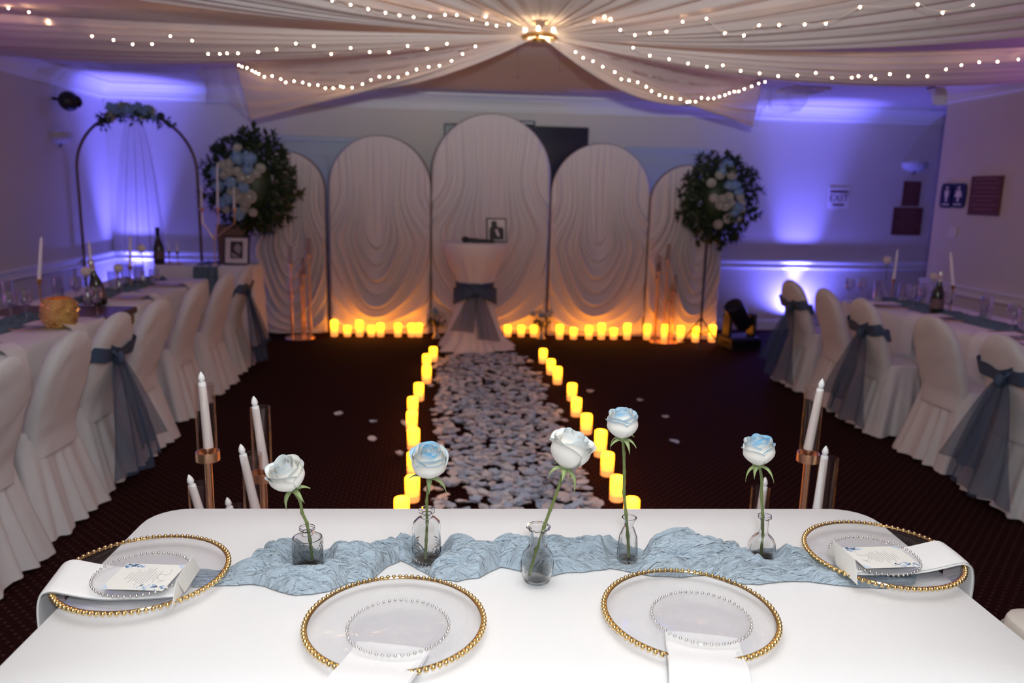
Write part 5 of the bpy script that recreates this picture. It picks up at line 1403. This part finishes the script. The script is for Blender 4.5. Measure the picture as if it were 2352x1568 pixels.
def rose(stem_px, Y, head_axis, size, label, seed, openness, blue):
    pts = [ony(x, y, Y) for x, y in stem_px]; base = pts[0]
    rg = random.Random(seed)
    t = thing('white_rose', label, 'rose', pts[-1], 0, 'white roses with blue tips in bud vases'); o0 = pts[-1]
    loc = [p-o0 for p in pts]
    # smooth stem with slight knuckles
    sm = []; rr = []
    P = loc[::-1]
    for i in range(len(P)-1):
        for j in range(6):
            sm.append(P[i].lerp(P[i+1], j/6)); rr.append(.0031+(.0010 if (j == 0 and 0 < i < len(P)-1) else 0))
    sm.append(P[-1]); rr.append(.0042)
    MB().tube(sm, rr, 10).build('stem', M['stem'], t)
    ax = Vector(head_axis).normalized(); mat = ax.to_track_quat('Z', 'Y').to_matrix().to_4x4(); B = Matrix.Translation(loc[0]) @ mat @ Matrix.Scale(size, 4)
    # centre swirl, then overlapping wraps of broad petals with rolled lips
    def swirl(u, v):
        a = u*2*PI*1.9; r = (.0035+.0095*u)*(.45+.75*math.sin(PI*.5*min(1, v*1.4)))*(1-.15*smooth01(.6,1,v)); z = v*(.060-.003*math.cos(a*1.3))
        return B @ Vector((r*math.cos(a), r*math.sin(a), z))
    m = MB(); m.grid(40, 10, swirl, False, lambda u, v: blue*.8*smooth01(.80, 1., v)); m.build('petal', M['rose'], t, True, None, 'tip')
    layers = [(.0155,3,.0620,1.35,.10),(.0215,4,.0605,1.12,.35),(.0270,4,.0575,1.12,.75),(.0300,3,.0520,1.05,1.0)]
    for li, (Rr, n, h, hw_, op) in enumerate(layers):
        for j in range(n):
            a0 = 2*PI*j/n+li*.9+rg.uniform(-.15,.15); op_ = op*openness*rg.uniform(.75,1.25); hh = h*rg.uniform(.96,1.04); ru = rg.uniform(0,6); tipb = blue*rg.uniform(.4,1.2)*(1. if li < 2 else .7)
            def fn(u, v):
                q = 2*u-1; wid = hw_*(math.sin(PI*min(.5, .10+v*.62))**.7)
                top = hh*(1-.20*abs(q)**2.6)
                z = v*top; r = Rr*(.22+.90*math.sin(PI*.5*min(1, v*1.55))**.75)
                r *= 1-.20*(1-min(1,op_))*smooth01(.45,1,v)
                lip = smooth01(.72, 1., v)
                r += op_*.011*lip**1.4*(1-.3*abs(q)); z -= op_*.0075*lip**2.
                r += .0012*math.sin(q*3.5+ru)*v-.0012*abs(q)*(1 if li % 2 else .5)
                a = a0+q*wid
                return B @ Vector((r*math.cos(a), r*math.sin(a), z+.0008*math.sin(q*6+ru)*lip))
            m = MB(); m.grid(16, 16, fn, False, lambda u, v: tipb*smooth01(.78, 1.0, v+.04*math.sin(u*9+ru)))
            m.build('petal', M['rose'], t, True, None, 'tip')
    MB().lathe([(0,-.008),(.005,-.007),(.0085,0),(.007,.008),(0,.012)], 12).xf(B).build('calyx', M['sepal'], t)
    for j in range(5):
        a0 = 2*PI*j/5+rg.random(); dn = rg.uniform(.2,1.2); L = rg.uniform(.026,.042)
        def fs(u, v):
            w_ = .0062*math.sin(PI*min(.98, .25+.75*v))*(1-.55*v); r = .006+L*v*math.cos(dn*v*.8); z = -.001-L*v*math.sin(dn*v)*.9+.004*math.sin(PI*v)
            s_ = (2*u-1)*w_; return B @ Vector((r*math.cos(a0)-s_*math.sin(a0), r*math.sin(a0)+s_*math.cos(a0), z-.003*(2*u-1)**2))
        m = MB(); m.grid(4, 8, fs); m.build('sepal', M['sepal'], t, True, None)
V = [v_[0].y for v_ in vpos]
rose([(670,1120),(690,1150),(694,1178),(705,1200),(712,1240),(718,1283)], V[0], (-.22,-.38,1), 1.12, 'open white rose with faint blue edges in the diamond cut vase', 1, .6, .4)
rose([(985,1092),(983,1120),(980,1150),(981,1200),(979,1240),(977,1282)], V[1], (.02,-.30,1), 1.15, 'white rose with strongly blue ruffled tips in the ringed bottle', 2, .5, 1.1)
rose([(1297,1072),(1286,1110),(1275,1142),(1264,1170),(1250,1208),(1232,1262),(1215,1322)], V[2], (.30,-.05,1), 1.22, 'large white rose leaning right in the round bellied vase', 3, .75, .35)
rose([(1430,1005),(1433,1040),(1434,1085),(1433,1130),(1438,1180),(1442,1230),(1444,1280)], V[3], (-.06,-.04,1), 1.02, 'tallest white rose with blue lip in the small fluted vase', 4, .5, 1.0)
rose([(1744,1066),(1750,1100),(1749,1140),(1752,1185),(1752,1230),(1747,1277)], V[4], (-.14,-.05,1), 1.02, 'white rose with blue crown in the narrow necked vase', 5, .5, 1.1)
